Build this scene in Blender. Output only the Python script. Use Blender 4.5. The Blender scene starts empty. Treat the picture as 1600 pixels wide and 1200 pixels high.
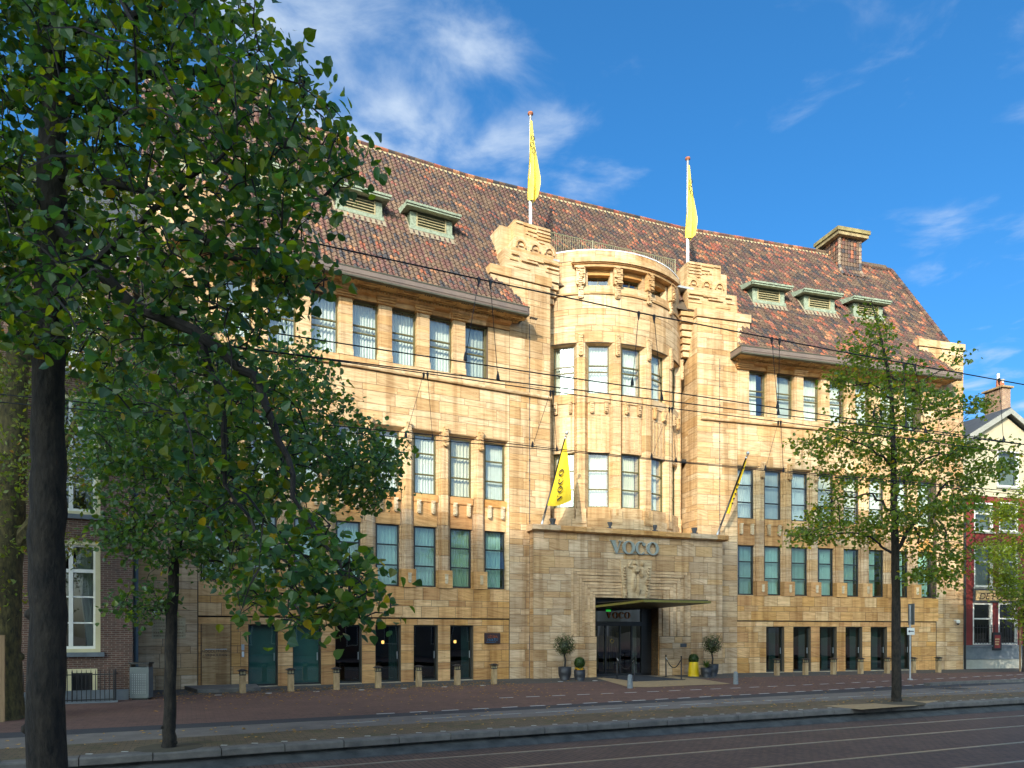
import bpy, math, random
import numpy as np
from mathutils import Vector, Matrix
random.seed(7); rs = np.random.RandomState(7)
sc = bpy.context.scene
COL = sc.collection
# ---------------------------------------------------------------- camera
W_, H_ = 1600., 1200.
F, CX, HY, CAMH = 1140., 800., 989., 2.0
cam = bpy.data.cameras.new('camera'); cam_o = bpy.data.objects.new('camera', cam); COL.objects.link(cam_o)
cam_o.location = (0, 0, CAMH); cam_o.rotation_euler = (math.radians(90), 0, 0)
cam.sensor_fit = 'HORIZONTAL'; cam.sensor_width = 36; cam.lens = 36 * F / W_
cam.shift_y = (HY - H_ / 2) / W_; cam.clip_end = 4000; cam.clip_start = .1
sc.camera = cam_o
# ---------------------------------------------------------------- sky, sun, exposure
SUN = Vector((-.349, -1.187, .565)).normalized()
SUN_EL = math.asin(SUN.z); SUN_AZ = math.atan2(SUN.x, SUN.y)
world = bpy.data.worlds.new('World'); sc.world = world; world.use_nodes = True
def build_world():
    nt = world.node_tree; nt.nodes.clear(); N = nt.nodes.new; K = nt.links.new
    out = N('ShaderNodeOutputWorld'); bg = N('ShaderNodeBackground'); bg.inputs[1].default_value = .15
    sky = N('ShaderNodeTexSky'); sky.sky_type = 'NISHITA'; sky.sun_disc = False
    sky.sun_elevation = SUN_EL; sky.sun_rotation = SUN_AZ
    sky.air_density = .65; sky.dust_density = 5.; sky.ozone_density = 2.2
    tint = N('ShaderNodeMix'); tint.data_type = 'RGBA'; tint.blend_type = 'MULTIPLY'; tint.inputs[0].default_value = 1
    K(sky.outputs[0], tint.inputs[6]); tint.inputs[7].default_value = (.78, .99, 1.07, 1)
    hs = N('ShaderNodeHueSaturation'); hs.inputs['Saturation'].default_value = 1.22; K(tint.outputs[2], hs.inputs['Color'])
    tc = N('ShaderNodeTexCoord'); sep = N('ShaderNodeSeparateXYZ'); K(tc.outputs['Generated'], sep.inputs[0])
    mz = N('ShaderNodeMath'); mz.operation = 'MAXIMUM'; mz.inputs[1].default_value = .06; K(sep.outputs[2], mz.inputs[0])
    dv = N('ShaderNodeVectorMath'); dv.operation = 'DIVIDE'; K(tc.outputs['Generated'], dv.inputs[0])
    cb = N('ShaderNodeCombineXYZ'); [K(mz.outputs[0], cb.inputs[i]) for i in range(3)]; K(cb.outputs[0], dv.inputs[1])
    mp = N('ShaderNodeMapping'); mp.inputs['Location'].default_value = (CLOUD[0], CLOUD[1], 0); mp.inputs['Scale'].default_value = (1.0, 1.0, 0)
    K(dv.outputs[0], mp.inputs[0])
    n1 = N('ShaderNodeTexNoise'); n1.inputs['Scale'].default_value = 1.25; n1.inputs['Detail'].default_value = 2; K(mp.outputs[0], n1.inputs[0])
    n2 = N('ShaderNodeTexNoise'); n2.inputs['Scale'].default_value = 4.5; n2.inputs['Detail'].default_value = 9; n2.inputs['Roughness'].default_value = .56; n2.inputs['Distortion'].default_value = .35; K(mp.outputs[0], n2.inputs[0])
    add = N('ShaderNodeMath'); add.operation = 'MULTIPLY_ADD'; add.inputs[1].default_value = .75; K(n2.outputs[0], add.inputs[0])
    s1 = N('ShaderNodeMath'); s1.operation = 'MULTIPLY'; s1.inputs[1].default_value = .95; K(n1.outputs[0], s1.inputs[0]); K(s1.outputs[0], add.inputs[2])
    rp = N('ShaderNodeMapRange'); rp.interpolation_type = 'SMOOTHSTEP'; rp.inputs[1].default_value = .835; rp.inputs[2].default_value = 1.16; rp.inputs[4].default_value = .85
    K(add.outputs[0], rp.inputs[0])
    mix = N('ShaderNodeMix'); mix.data_type = 'RGBA'; K(rp.outputs[0], mix.inputs[0]); K(hs.outputs[0], mix.inputs[6])
    mix.inputs[7].default_value = (2.3, 2.7, 3.2, 1)
    K(mix.outputs[2], bg.inputs[0]); K(bg.outputs[0], out.inputs[0])
CLOUD = (17.38, 17.70)
build_world()
sl = bpy.data.lights.new('sun', 'SUN'); sl.energy = 2.75; sl.angle = math.radians(.53); sl.color = (1, .89, .72)
so = bpy.data.objects.new('sun', sl); COL.objects.link(so); so.rotation_euler = SUN.to_track_quat('Z', 'Y').to_euler(); so.location = (-20, -60, 40)
sc.view_settings.view_transform = 'Standard'; sc.view_settings.look = 'None'; sc.view_settings.gamma = 1
sc.view_settings.exposure = 1.1; sc.view_settings.use_curve_mapping = False
sc.cycles.use_denoising = True; sc.cycles.max_bounces = 8; sc.cycles.transparent_max_bounces = 16
sc.cycles.sample_clamp_indirect = 4
# ---------------------------------------------------------------- frames: (origin xy, angle); t along, d towards the street, z up
A1, A2, A3 = [math.radians(a) for a in (26.97, 21.73, 15.9)]
PL = (-.11, 31.7); PR = (11.18, 36.2)
FR = {'L': (PL, A1), 'C': (PL, A2), 'R': (PR, A3), 'W': ((0, 0), 0.)}
def P(fr, t, d, z):
    (ox, oy), a = FR[fr]; c, s = math.cos(a), math.sin(a)
    return (ox + t * c + d * s, oy + t * s - d * c, z)
BS, BD, BR = 5.88, -4.38, 4.94            # the bow: centre in the C frame and radius
BC = P('C', BS, BD, 0)[:2]
for k in range(-60, 61): FR['B%d' % k] = (BC, A2 + math.radians(k * .96))
def bow(deg):
    key = 'B%.2f' % deg
    FR[key] = (BC, A2 + math.radians(deg)); return key
FR['RR'] = (P('R', -2.23, 0, 0)[:2], A3 - math.pi / 2)      # return of the pier beside the bow
def at(fr, x, y, d=0):                    # photo pixel -> (t, z) on the plane d of a frame
    (ox, oy), a = FR[fr]; c, s = math.cos(a), math.sin(a); ox += d * s; oy -= d * c
    u = (x - CX) / F; t = (u * oy - ox) / (c - u * s)
    return t, (HY - y) / F * (oy + t * s) + CAMH
def ground(x, y, z=0.): Y = F * (CAMH - z) / (y - HY); return ((x - CX) / F * Y, Y)
def depth(x, y, Y): return Vector(((x - CX) / F * Y, Y, (HY - y) / F * Y + CAMH))
def loc(fr, X, Y):
    (ox, oy), a = FR[fr]; c, s = math.cos(a), math.sin(a); dx, dy = X - ox, Y - oy
    return dx * c + dy * s, dx * s - dy * c
# ---------------------------------------------------------------- materials
MATS = {}
def nodes(name):
    m = bpy.data.materials.new(name); m.use_nodes = True; nt = m.node_tree
    MATS[name] = m; return m, nt, nt.nodes.new, nt.links.new, nt.nodes['Principled BSDF']
def ramp(N, pts):
    r = N('ShaderNodeValToRGB'); e = r.color_ramp.elements
    while len(e) < len(pts): e.new(.5)
    for el, (p, c) in zip(e, pts): el.position = p; el.color = (*c, 1)
    return r
def plain(name, c1, c2=None, scale=6, rough=.6, bump=0., metal=0., stretch=(1, 1, 1), detail=5, bscale=None):
    m, nt, N, K, b = nodes(name); c2 = c2 or tuple(x * .75 for x in c1)
    g = N('ShaderNodeNewGeometry'); mp = N('ShaderNodeMapping'); mp.inputs['Scale'].default_value = stretch; K(g.outputs['Position'], mp.inputs[0])
    n = N('ShaderNodeTexNoise'); n.inputs['Scale'].default_value = scale; n.inputs['Detail'].default_value = detail; n.inputs['Roughness'].default_value = .6; K(mp.outputs[0], n.inputs[0])
    r = ramp(N, [(.32, c2), (.68, c1)]); K(n.outputs[0], r.inputs[0]); K(r.outputs[0], b.inputs['Base Color'])
    b.inputs['Roughness'].default_value = rough; b.inputs['Metallic'].default_value = metal
    if bump:
        n2 = n
        if bscale: n2 = N('ShaderNodeTexNoise'); n2.inputs['Scale'].default_value = bscale; n2.inputs['Detail'].default_value = 4; K(mp.outputs[0], n2.inputs[0])
        bp = N('ShaderNodeBump'); bp.inputs['Strength'].default_value = bump; bp.inputs['Distance'].default_value = .02; K(n2.outputs[0], bp.inputs['Height']); K(bp.outputs[0], b.inputs['Normal'])
    return m
def stone_mat():
    m, nt, N, K, b = nodes('travertine')
    at_ = N('ShaderNodeAttribute'); at_.attribute_name = 'col'
    g = N('ShaderNodeNewGeometry')
    sp = N('ShaderNodeSeparateXYZ'); K(g.outputs['Position'], sp.inputs[0])
    # bedding plane tilt differs from stone to stone (alpha channel)
    mr = N('ShaderNodeMapRange'); mr.inputs[1].default_value = .82; mr.inputs[2].default_value = 1.; mr.inputs[3].default_value = 0; mr.inputs[4].default_value = .32; K(at_.outputs['Alpha'], mr.inputs[0])
    sh = N('ShaderNodeMath'); sh.operation = 'MULTIPLY_ADD'; K(sp.outputs[0], sh.inputs[0]); K(mr.outputs[0], sh.inputs[1]); K(sp.outputs[2], sh.inputs[2])
    off = N('ShaderNodeMath'); off.operation = 'MULTIPLY_ADD'; off.inputs[1].default_value = 37.; K(at_.outputs['Alpha'], off.inputs[0]); K(sh.outputs[0], off.inputs[2])
    cb = N('ShaderNodeCombineXYZ'); K(sp.outputs[0], cb.inputs[0]); K(sp.outputs[1], cb.inputs[1]); K(off.outputs[0], cb.inputs[2])
    mp = N('ShaderNodeMapping'); mp.inputs['Scale'].default_value = (.9, .9, 9); K(cb.outputs[0], mp.inputs[0])
    n = N('ShaderNodeTexNoise'); n.inputs['Scale'].default_value = 1.5; n.inputs['Detail'].default_value = 7; n.inputs['Roughness'].default_value = .62; n.inputs['Distortion'].default_value = .6; K(mp.outputs[0], n.inputs[0])
    r = ramp(N, [(.24, (.50, .39, .28)), (.41, (.80, .72, .62)), (.52, (1., .99, .97)), (.76, (1.26, 1.27, 1.26))]); K(n.outputs[0], r.inputs[0])
    mx = N('ShaderNodeMix'); mx.data_type = 'RGBA'; mx.blend_type = 'MULTIPLY'; mx.inputs[0].default_value = .85; K(at_.outputs['Color'], mx.inputs[6]); K(r.outputs[0], mx.inputs[7])
    # broad staining
    n3 = N('ShaderNodeTexNoise'); n3.inputs['Scale'].default_value = .55; n3.inputs['Detail'].default_value = 6; K(g.outputs['Position'], n3.inputs[0])
    r3 = ramp(N, [(.35, (.82, .77, .70)), (.6, (1, 1, 1))]); K(n3.outputs[0], r3.inputs[0])
    mx2 = N('ShaderNodeMix'); mx2.data_type = 'RGBA'; mx2.blend_type = 'MULTIPLY'; mx2.inputs[0].default_value = .7; K(mx.outputs[2], mx2.inputs[6]); K(r3.outputs[0], mx2.inputs[7])
    # pits
    mp4 = N('ShaderNodeMapping'); mp4.inputs['Scale'].default_value = (9, 9, 26); K(g.outputs['Position'], mp4.inputs[0])
    n4 = N('ShaderNodeTexNoise'); n4.inputs['Scale'].default_value = 1.; n4.inputs['Detail'].default_value = 3; K(mp4.outputs[0], n4.inputs[0])
    r4 = ramp(N, [(.27, (.45, .36, .26)), (.33, (1, 1, 1))]); K(n4.outputs[0], r4.inputs[0])
    mx3 = N('ShaderNodeMix'); mx3.data_type = 'RGBA'; mx3.blend_type = 'MULTIPLY'; mx3.inputs[0].default_value = .8; K(mx2.outputs[2], mx3.inputs[6]); K(r4.outputs[0], mx3.inputs[7])
    mp5 = N('ShaderNodeMapping'); mp5.inputs['Scale'].default_value = (3.2, 3.2, .16); K(g.outputs['Position'], mp5.inputs[0])
    n5 = N('ShaderNodeTexNoise'); n5.inputs['Scale'].default_value = 1.; n5.inputs['Detail'].default_value = 6; K(mp5.outputs[0], n5.inputs[0])
    r5 = ramp(N, [(.34, (.66, .58, .48)), (.52, (1, 1, 1))]); K(n5.outputs[0], r5.inputs[0])
    mx4 = N('ShaderNodeMix'); mx4.data_type = 'RGBA'; mx4.blend_type = 'MULTIPLY'; mx4.inputs[0].default_value = .8; K(mx3.outputs[2], mx4.inputs[6]); K(r5.outputs[0], mx4.inputs[7])
    K(mx4.outputs[2], b.inputs['Base Color']); b.inputs['Roughness'].default_value = .75
    bp = N('ShaderNodeBump'); bp.inputs['Strength'].default_value = .35; bp.inputs['Distance'].default_value = .012; K(n.outputs[0], bp.inputs['Height']); K(bp.outputs[0], b.inputs['Normal'])
stone_mat()
def attr_mat(name, rough=.8, bump=0., nscale=8., amt=.35):
    m, nt, N, K, b = nodes(name)
    a = N('ShaderNodeAttribute'); a.attribute_name = 'col'; g = N('ShaderNodeNewGeometry')
    n = N('ShaderNodeTexNoise'); n.inputs['Scale'].default_value = nscale; n.inputs['Detail'].default_value = 5; K(g.outputs['Position'], n.inputs[0])
    r = ramp(N, [(.3, (1 - amt,) * 3), (.7, (1 + amt * .5,) * 3)]); K(n.outputs[0], r.inputs[0])
    mx = N('ShaderNodeMix'); mx.data_type = 'RGBA'; mx.blend_type = 'MULTIPLY'; mx.inputs[0].default_value = 1; K(a.outputs['Color'], mx.inputs[6]); K(r.outputs[0], mx.inputs[7])
    K(mx.outputs[2], b.inputs['Base Color']); b.inputs['Roughness'].default_value = rough
    if bump:
        bp = N('ShaderNodeBump'); bp.inputs['Strength'].default_value = bump; bp.inputs['Distance'].default_value = .01; K(n.outputs[0], bp.inputs['Height']); K(bp.outputs[0], b.inputs['Normal'])
attr_mat('roof_tile', .8, .3, 14, .4)
def leaf_mat(name, trans):
    m, nt, N, K, b = nodes(name)
    a = N('ShaderNodeAttribute'); a.attribute_name = 'col'
    K(a.outputs['Color'], b.inputs['Base Color']); b.inputs['Roughness'].default_value = .36
    b.inputs['Specular IOR Level'].default_value = .5
    tr = N('ShaderNodeBsdfTranslucent'); br = N('ShaderNodeMix'); br.data_type = 'RGBA'; br.blend_type = 'MULTIPLY'; br.inputs[0].default_value = 1
    K(a.outputs['Color'], br.inputs[6]); br.inputs[7].default_value = (2.8, 2.5, .5, 1); K(br.outputs[2], tr.inputs[0])
    ms = N('ShaderNodeMixShader'); ms.inputs[0].default_value = trans; K(b.outputs[0], ms.inputs[1]); K(tr.outputs[0], ms.inputs[2])
    K(ms.outputs[0], nt.nodes['Material Output'].inputs[0])
leaf_mat('leaf', .48)
def glass_mat(name, tint, refl, rough=0.0):
    m, nt, N, K, b = nodes(name); nt.nodes.remove(b)
    t = N('ShaderNodeBsdfTransparent'); t.inputs[0].default_value = (*tint, 1)
    g = N('ShaderNodeBsdfGlossy'); g.inputs[0].default_value = (.95, .97, 1, 1); g.inputs['Roughness'].default_value = rough
    ge = N('ShaderNodeNewGeometry'); n = N('ShaderNodeTexNoise'); n.inputs['Scale'].default_value = .9; n.inputs['Detail'].default_value = 1; K(ge.outputs['Position'], n.inputs[0])
    bp = N('ShaderNodeBump'); bp.inputs['Strength'].default_value = .06; bp.inputs['Distance'].default_value = .05; K(n.outputs[0], bp.inputs['Height']); K(bp.outputs[0], g.inputs['Normal'])
    fr = N('ShaderNodeLayerWeight'); fr.inputs[0].default_value = .5; pw = N('ShaderNodeMath'); pw.operation = 'POWER'; pw.inputs[1].default_value = 4; K(fr.outputs['Facing'], pw.inputs[0])
    ma = N('ShaderNodeMath'); ma.operation = 'MULTIPLY_ADD'; ma.inputs[1].default_value = .8; ma.inputs[2].default_value = refl; ma.use_clamp = True; K(pw.outputs[0], ma.inputs[0])
    ms = N('ShaderNodeMixShader'); K(ma.outputs[0], ms.inputs[0]); K(t.outputs[0], ms.inputs[1]); K(g.outputs[0], ms.inputs[2]); K(ms.outputs[0], nt.nodes['Material Output'].inputs[0])
glass_mat('window_glass', (.88, .94, .89), .17); glass_mat('door_glass', (.35, .40, .38), .10); glass_mat('green_glass', (.57, .76, .70), .13)
def brick_mat(name, c1, c2, mortar, w, h, ms, rot=0., xy=True, rough=.8, bump=.3, a=0., moss=None):
    m, nt, N, K, b = nodes(name); g = N('ShaderNodeNewGeometry'); mp = N('ShaderNodeMapping')
    if xy: mp.inputs['Rotation'].default_value = (0, 0, -rot); K(g.outputs['Position'], mp.inputs[0])
    else:   # vertical wall running along angle rot
        d = N('ShaderNodeVectorMath'); d.operation = 'DOT_PRODUCT'; d.inputs[1].default_value = (math.cos(rot), math.sin(rot), 0); K(g.outputs['Position'], d.inputs[0])
        sp = N('ShaderNodeSeparateXYZ'); K(g.outputs['Position'], sp.inputs[0]); cb = N('ShaderNodeCombineXYZ'); K(d.outputs['Value'], cb.inputs[0]); K(sp.outputs[2], cb.inputs[1]); K(cb.outputs[0], mp.inputs[0])
    t = N('ShaderNodeTexBrick'); t.inputs['Scale'].default_value = 1; t.inputs['Brick Width'].default_value = w; t.inputs['Row Height'].default_value = h; t.inputs['Mortar Size'].default_value = ms
    t.inputs['Color1'].default_value = (*c1, 1); t.inputs['Color2'].default_value = (*c2, 1); t.inputs['Mortar'].default_value = (*mortar, 1); t.inputs['Mortar Smooth'].default_value = .3
    K(mp.outputs[0], t.inputs[0])
    n = N('ShaderNodeTexNoise'); n.inputs['Scale'].default_value = .8; n.inputs['Detail'].default_value = 9; n.inputs['Roughness'].default_value = .7; K(g.outputs['Position'], n.inputs[0])
    r = ramp(N, [(.3, (.5, .5, .5)), (.7, (1.45, 1.37, 1.3))]); nf = N('ShaderNodeTexNoise'); nf.inputs['Scale'].default_value = 7; nf.inputs['Detail'].default_value = 6; K(g.outputs['Position'], nf.inputs[0])
    av = N('ShaderNodeMath'); av.operation = 'MULTIPLY_ADD'; av.inputs[1].default_value = .5; K(nf.outputs[0], av.inputs[0]); hv = N('ShaderNodeMath'); hv.operation = 'MULTIPLY'; hv.inputs[1].default_value = .5; K(n.outputs[0], hv.inputs[0]); K(hv.outputs[0], av.inputs[2]); K(av.outputs[0], r.inputs[0])
    mx = N('ShaderNodeMix'); mx.data_type = 'RGBA'; mx.blend_type = 'MULTIPLY'; mx.inputs[0].default_value = 1; K(t.outputs[0], mx.inputs[6]); K(r.outputs[0], mx.inputs[7])
    last = mx.outputs[2]
    if moss:
        n2 = N('ShaderNodeTexNoise'); n2.inputs['Scale'].default_value = 1.7; n2.inputs['Detail'].default_value = 8; K(g.outputs['Position'], n2.inputs[0])
        r2 = ramp(N, [(.52, (0, 0, 0)), (.7, (.8, .8, .8))]); K(n2.outputs[0], r2.inputs[0])
        m2 = N('ShaderNodeMix'); m2.data_type = 'RGBA'; K(r2.outputs[0], m2.inputs[0]); K(last, m2.inputs[6]); m2.inputs[7].default_value = (*moss, 1); last = m2.outputs[2]
    K(last, b.inputs['Base Color']); b.inputs['Roughness'].default_value = rough
    bp = N('ShaderNodeBump'); bp.inputs['Strength'].default_value = bump; bp.inputs['Distance'].default_value = .01; bp.invert = True; K(t.outputs['Fac'], bp.inputs['Height']); K(bp.outputs[0], b.inputs['Normal'])
SA = math.radians(24.)
plain('mortar', (.13, .095, .06), (.09, .065, .042), 5, .9)
plain('gutter_zinc', (.20, .15, .12), (.15, .115, .10), 2, .55, stretch=(1, 1, .3))
plain('gutter_lip', (.075, .075, .045), (.05, .05, .035), 3, .5)
plain('copper_patina', (.34, .40, .29), (.17, .20, .14), 9, .75, .2, detail=9)
plain('copper_dark', (.10, .13, .08), (.06, .08, .05), 5, .7)
plain('louvre', (.42, .35, .19), (.34, .28, .15), 6, .6)
plain('frame_olive', (.125, .105, .035), (.095, .08, .028), 5, .45)
plain('frame_dark', (.028, .031, .028), (.02, .022, .02), 5, .4)
plain('black_metal', (.018, .018, .02), (.012, .012, .013), 8, .4)
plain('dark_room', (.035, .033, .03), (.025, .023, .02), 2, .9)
plain('lead', (.42, .44, .45), (.30, .32, .33), 4, .5)
plain('white_paint', (.78, .77, .72), (.68, .67, .62), 3, .45)
plain('cream_paint', (.62, .55, .33), (.52, .46, .27), 3, .5)
plain('white_cap', (.85, .85, .84), (.75, .75, .74), 3, .4)
plain('curtain', (.72, .73, .68), (.64, .65, .60), 2, .9)
plain('curtain_grey', (.50, .52, .48), (.42, .44, .40), 2, .9)
plain('curtain_cream', (.70, .66, .52), (.6, .56, .44), 2, .9)
plain('yellow_flag', (.80, .58, .03), (.72, .50, .02), 3, .7)
plain('pale_flag', (.86, .72, .13), (.78, .63, .08), 3, .7)
plain('yellow_pot', (.75, .50, .01), (.70, .46, .01), 3, .35)
plain('black_letter', (.02, .02, .025), (.015, .015, .02), 3, .6)
plain('sign_grey', (.27, .29, .26), (.23, .25, .22), 3, .8)
plain('sign_edge', (.75, .77, .76), (.7, .72, .71), 3, .4)
plain('copper_letter', (.35, .12, .02), (.28, .09, .02), 3, .35, metal=.3)
plain('canopy_edge', (.19, .165, .03), (.14, .12, .025), 3, .45)
plain('canopy_wood', (.055, .045, .012), (.04, .032, .01), 3, .5, stretch=(1, 8, 1))
plain('zinc_grey', (.13, .16, .17), (.10, .125, .135), 4, .5)
plain('bin_grey', (.125, .15, .15), (.10, .12, .125), 6, .45)
plain('bark', (.046, .036, .025), (.010, .009, .008), 15, .95, 1.2, stretch=(1, 1, .42), detail=10, bscale=26)
plain('bark_moss', (.13, .105, .035), (.022, .019, .012), 12, .95, 1., stretch=(1, 1, .45), detail=10, bscale=14)
plain('bark_twig', (.035, .028, .024), (.02, .017, .015), 12, .9)
plain('timber', (.33, .22, .12), (.24, .15, .08), 5, .85, .2, stretch=(4, 4, .3))
plain('asphalt', (.20, .172, .148), (.125, .11, .098), 1.6, .9, .4, detail=10, bscale=70)
plain('asphalt_dark', (.042, .044, .052), (.03, .032, .038), 7, .9, .3, bscale=60)
plain('kerb_stone', (.18, .163, .145), (.095, .09, .083), 4, .85, .35, detail=9)
plain('kerb_face', (.10, .10, .095), (.035, .037, .037), 3, .9, .4, detail=9)
plain('earth', (.10, .08, .05), (.06, .05, .03), 3, 1, .4)
plain('sand_stone', (.42, .29, .15), (.28, .19, .10), 6, .85, .3)
plain('marker', (.55, .55, .53), (.42, .42, .40), 9, .8)
plain('rail_steel', (.45, .42, .38), (.33, .31, .28), 5, .35, metal=.7)
plain('blue_stone', (.16, .18, .20), (.10, .12, .14), 2.5, .7, .2)
plain('pale_base', (.33, .33, .29), (.26, .26, .23), 3, .8)
plain('red_paint', (.20, .028, .022), (.155, .022, .018), 3, .6, .1)
plain('cream_wall', (.50, .44, .30), (.44, .38, .26), 2, .8)
plain('ochre_sign', (.62, .42, .20), (.57, .38, .18), 2, .5)
plain('pot_black', (.028, .028, .032), (.02, .02, .024), 4, .5)
plain('terracotta', (.38, .13, .06), (.30, .10, .05), 4, .8)
plain('bollard_stone', (.50, .34, .17), (.28, .18, .09), 5, .85, .3, stretch=(2, 2, .6))
plain('granite', (.24, .26, .27), (.17, .19, .20), 12, .8, .2)
plain('maroon', (.045, .022, .022), (.035, .017, .017), 4, .6)
plain('orange_letter', (.30, .07, .02), (.26, .06, .02), 4, .6)
plain('blue_letter', (.03, .14, .26), (.025, .12, .22), 4, .6)
plain('silver', (.55, .57, .58), (.48, .5, .51), 4, .3, metal=.6)
plain('gold', (.55, .40, .12), (.5, .36, .1), 4, .35, metal=.5)
plain('skylight_steel', (.30, .28, .16), (.24, .22, .12), 4, .5)
plain('cable', (.010, .010, .011), (.008, .008, .009), 4, .5)
plain('slate', (.07, .075, .085), (.05, .055, .06), 4, .7)
plain('mat_carpet', (.03, .035, .045), (.025, .028, .036), 30, .95)
plain('dry_leaf', (.60, .34, .06), (.40, .20, .04), 9, .8)
plain('opp_wall', (.30, .26, .21), (.25, .21, .17), .6, .85)
plain('opp_wall_brick', (.22, .12, .09), (.17, .09, .07), .8, .85)
plain('opp_wall_white', (.62, .60, .55), (.55, .53, .48), .6, .85)
plain('red_sign', (.28, .03, .02), (.24, .025, .02), 4, .5)
def emis(name, c, s):
    m, nt, N, K, b = nodes(name); b.inputs['Base Color'].default_value = (*c, 1); b.inputs['Emission Color'].default_value = (*c, 1); b.inputs['Emission Strength'].default_value = s
emis('lamp_glow', (1., .55, .15), 2.2); emis('exit_green', (.02, .6, .05), .8)
brick_mat('brick_wall', (.115, .052, .036), (.085, .042, .032), (.20, .17, .14), .22, .062, .009, A1, False)
brick_mat('chimney_brick', (.30, .17, .09), (.24, .12, .07), (.40, .34, .27), .22, .065, .012, A3, False)
brick_mat('paving_grey', (.085, .078, .072), (.07, .066, .062), (.045, .042, .04), .30, .30, .006, SA)
brick_mat('paving_red', (.150, .080, .063), (.122, .065, .054), (.058, .040, .034), .20, .10, .006, SA)
brick_mat('paving_mossy', (.150, .108, .062), (.12, .09, .054), (.045, .038, .026), .20, .10, .007, SA, moss=(.06, .065, .022))
brick_mat('tram_brick', (.130, .080, .063), (.098, .062, .052), (.034, .027, .023), .21, .105, .010, SA + math.pi / 2)
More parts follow.
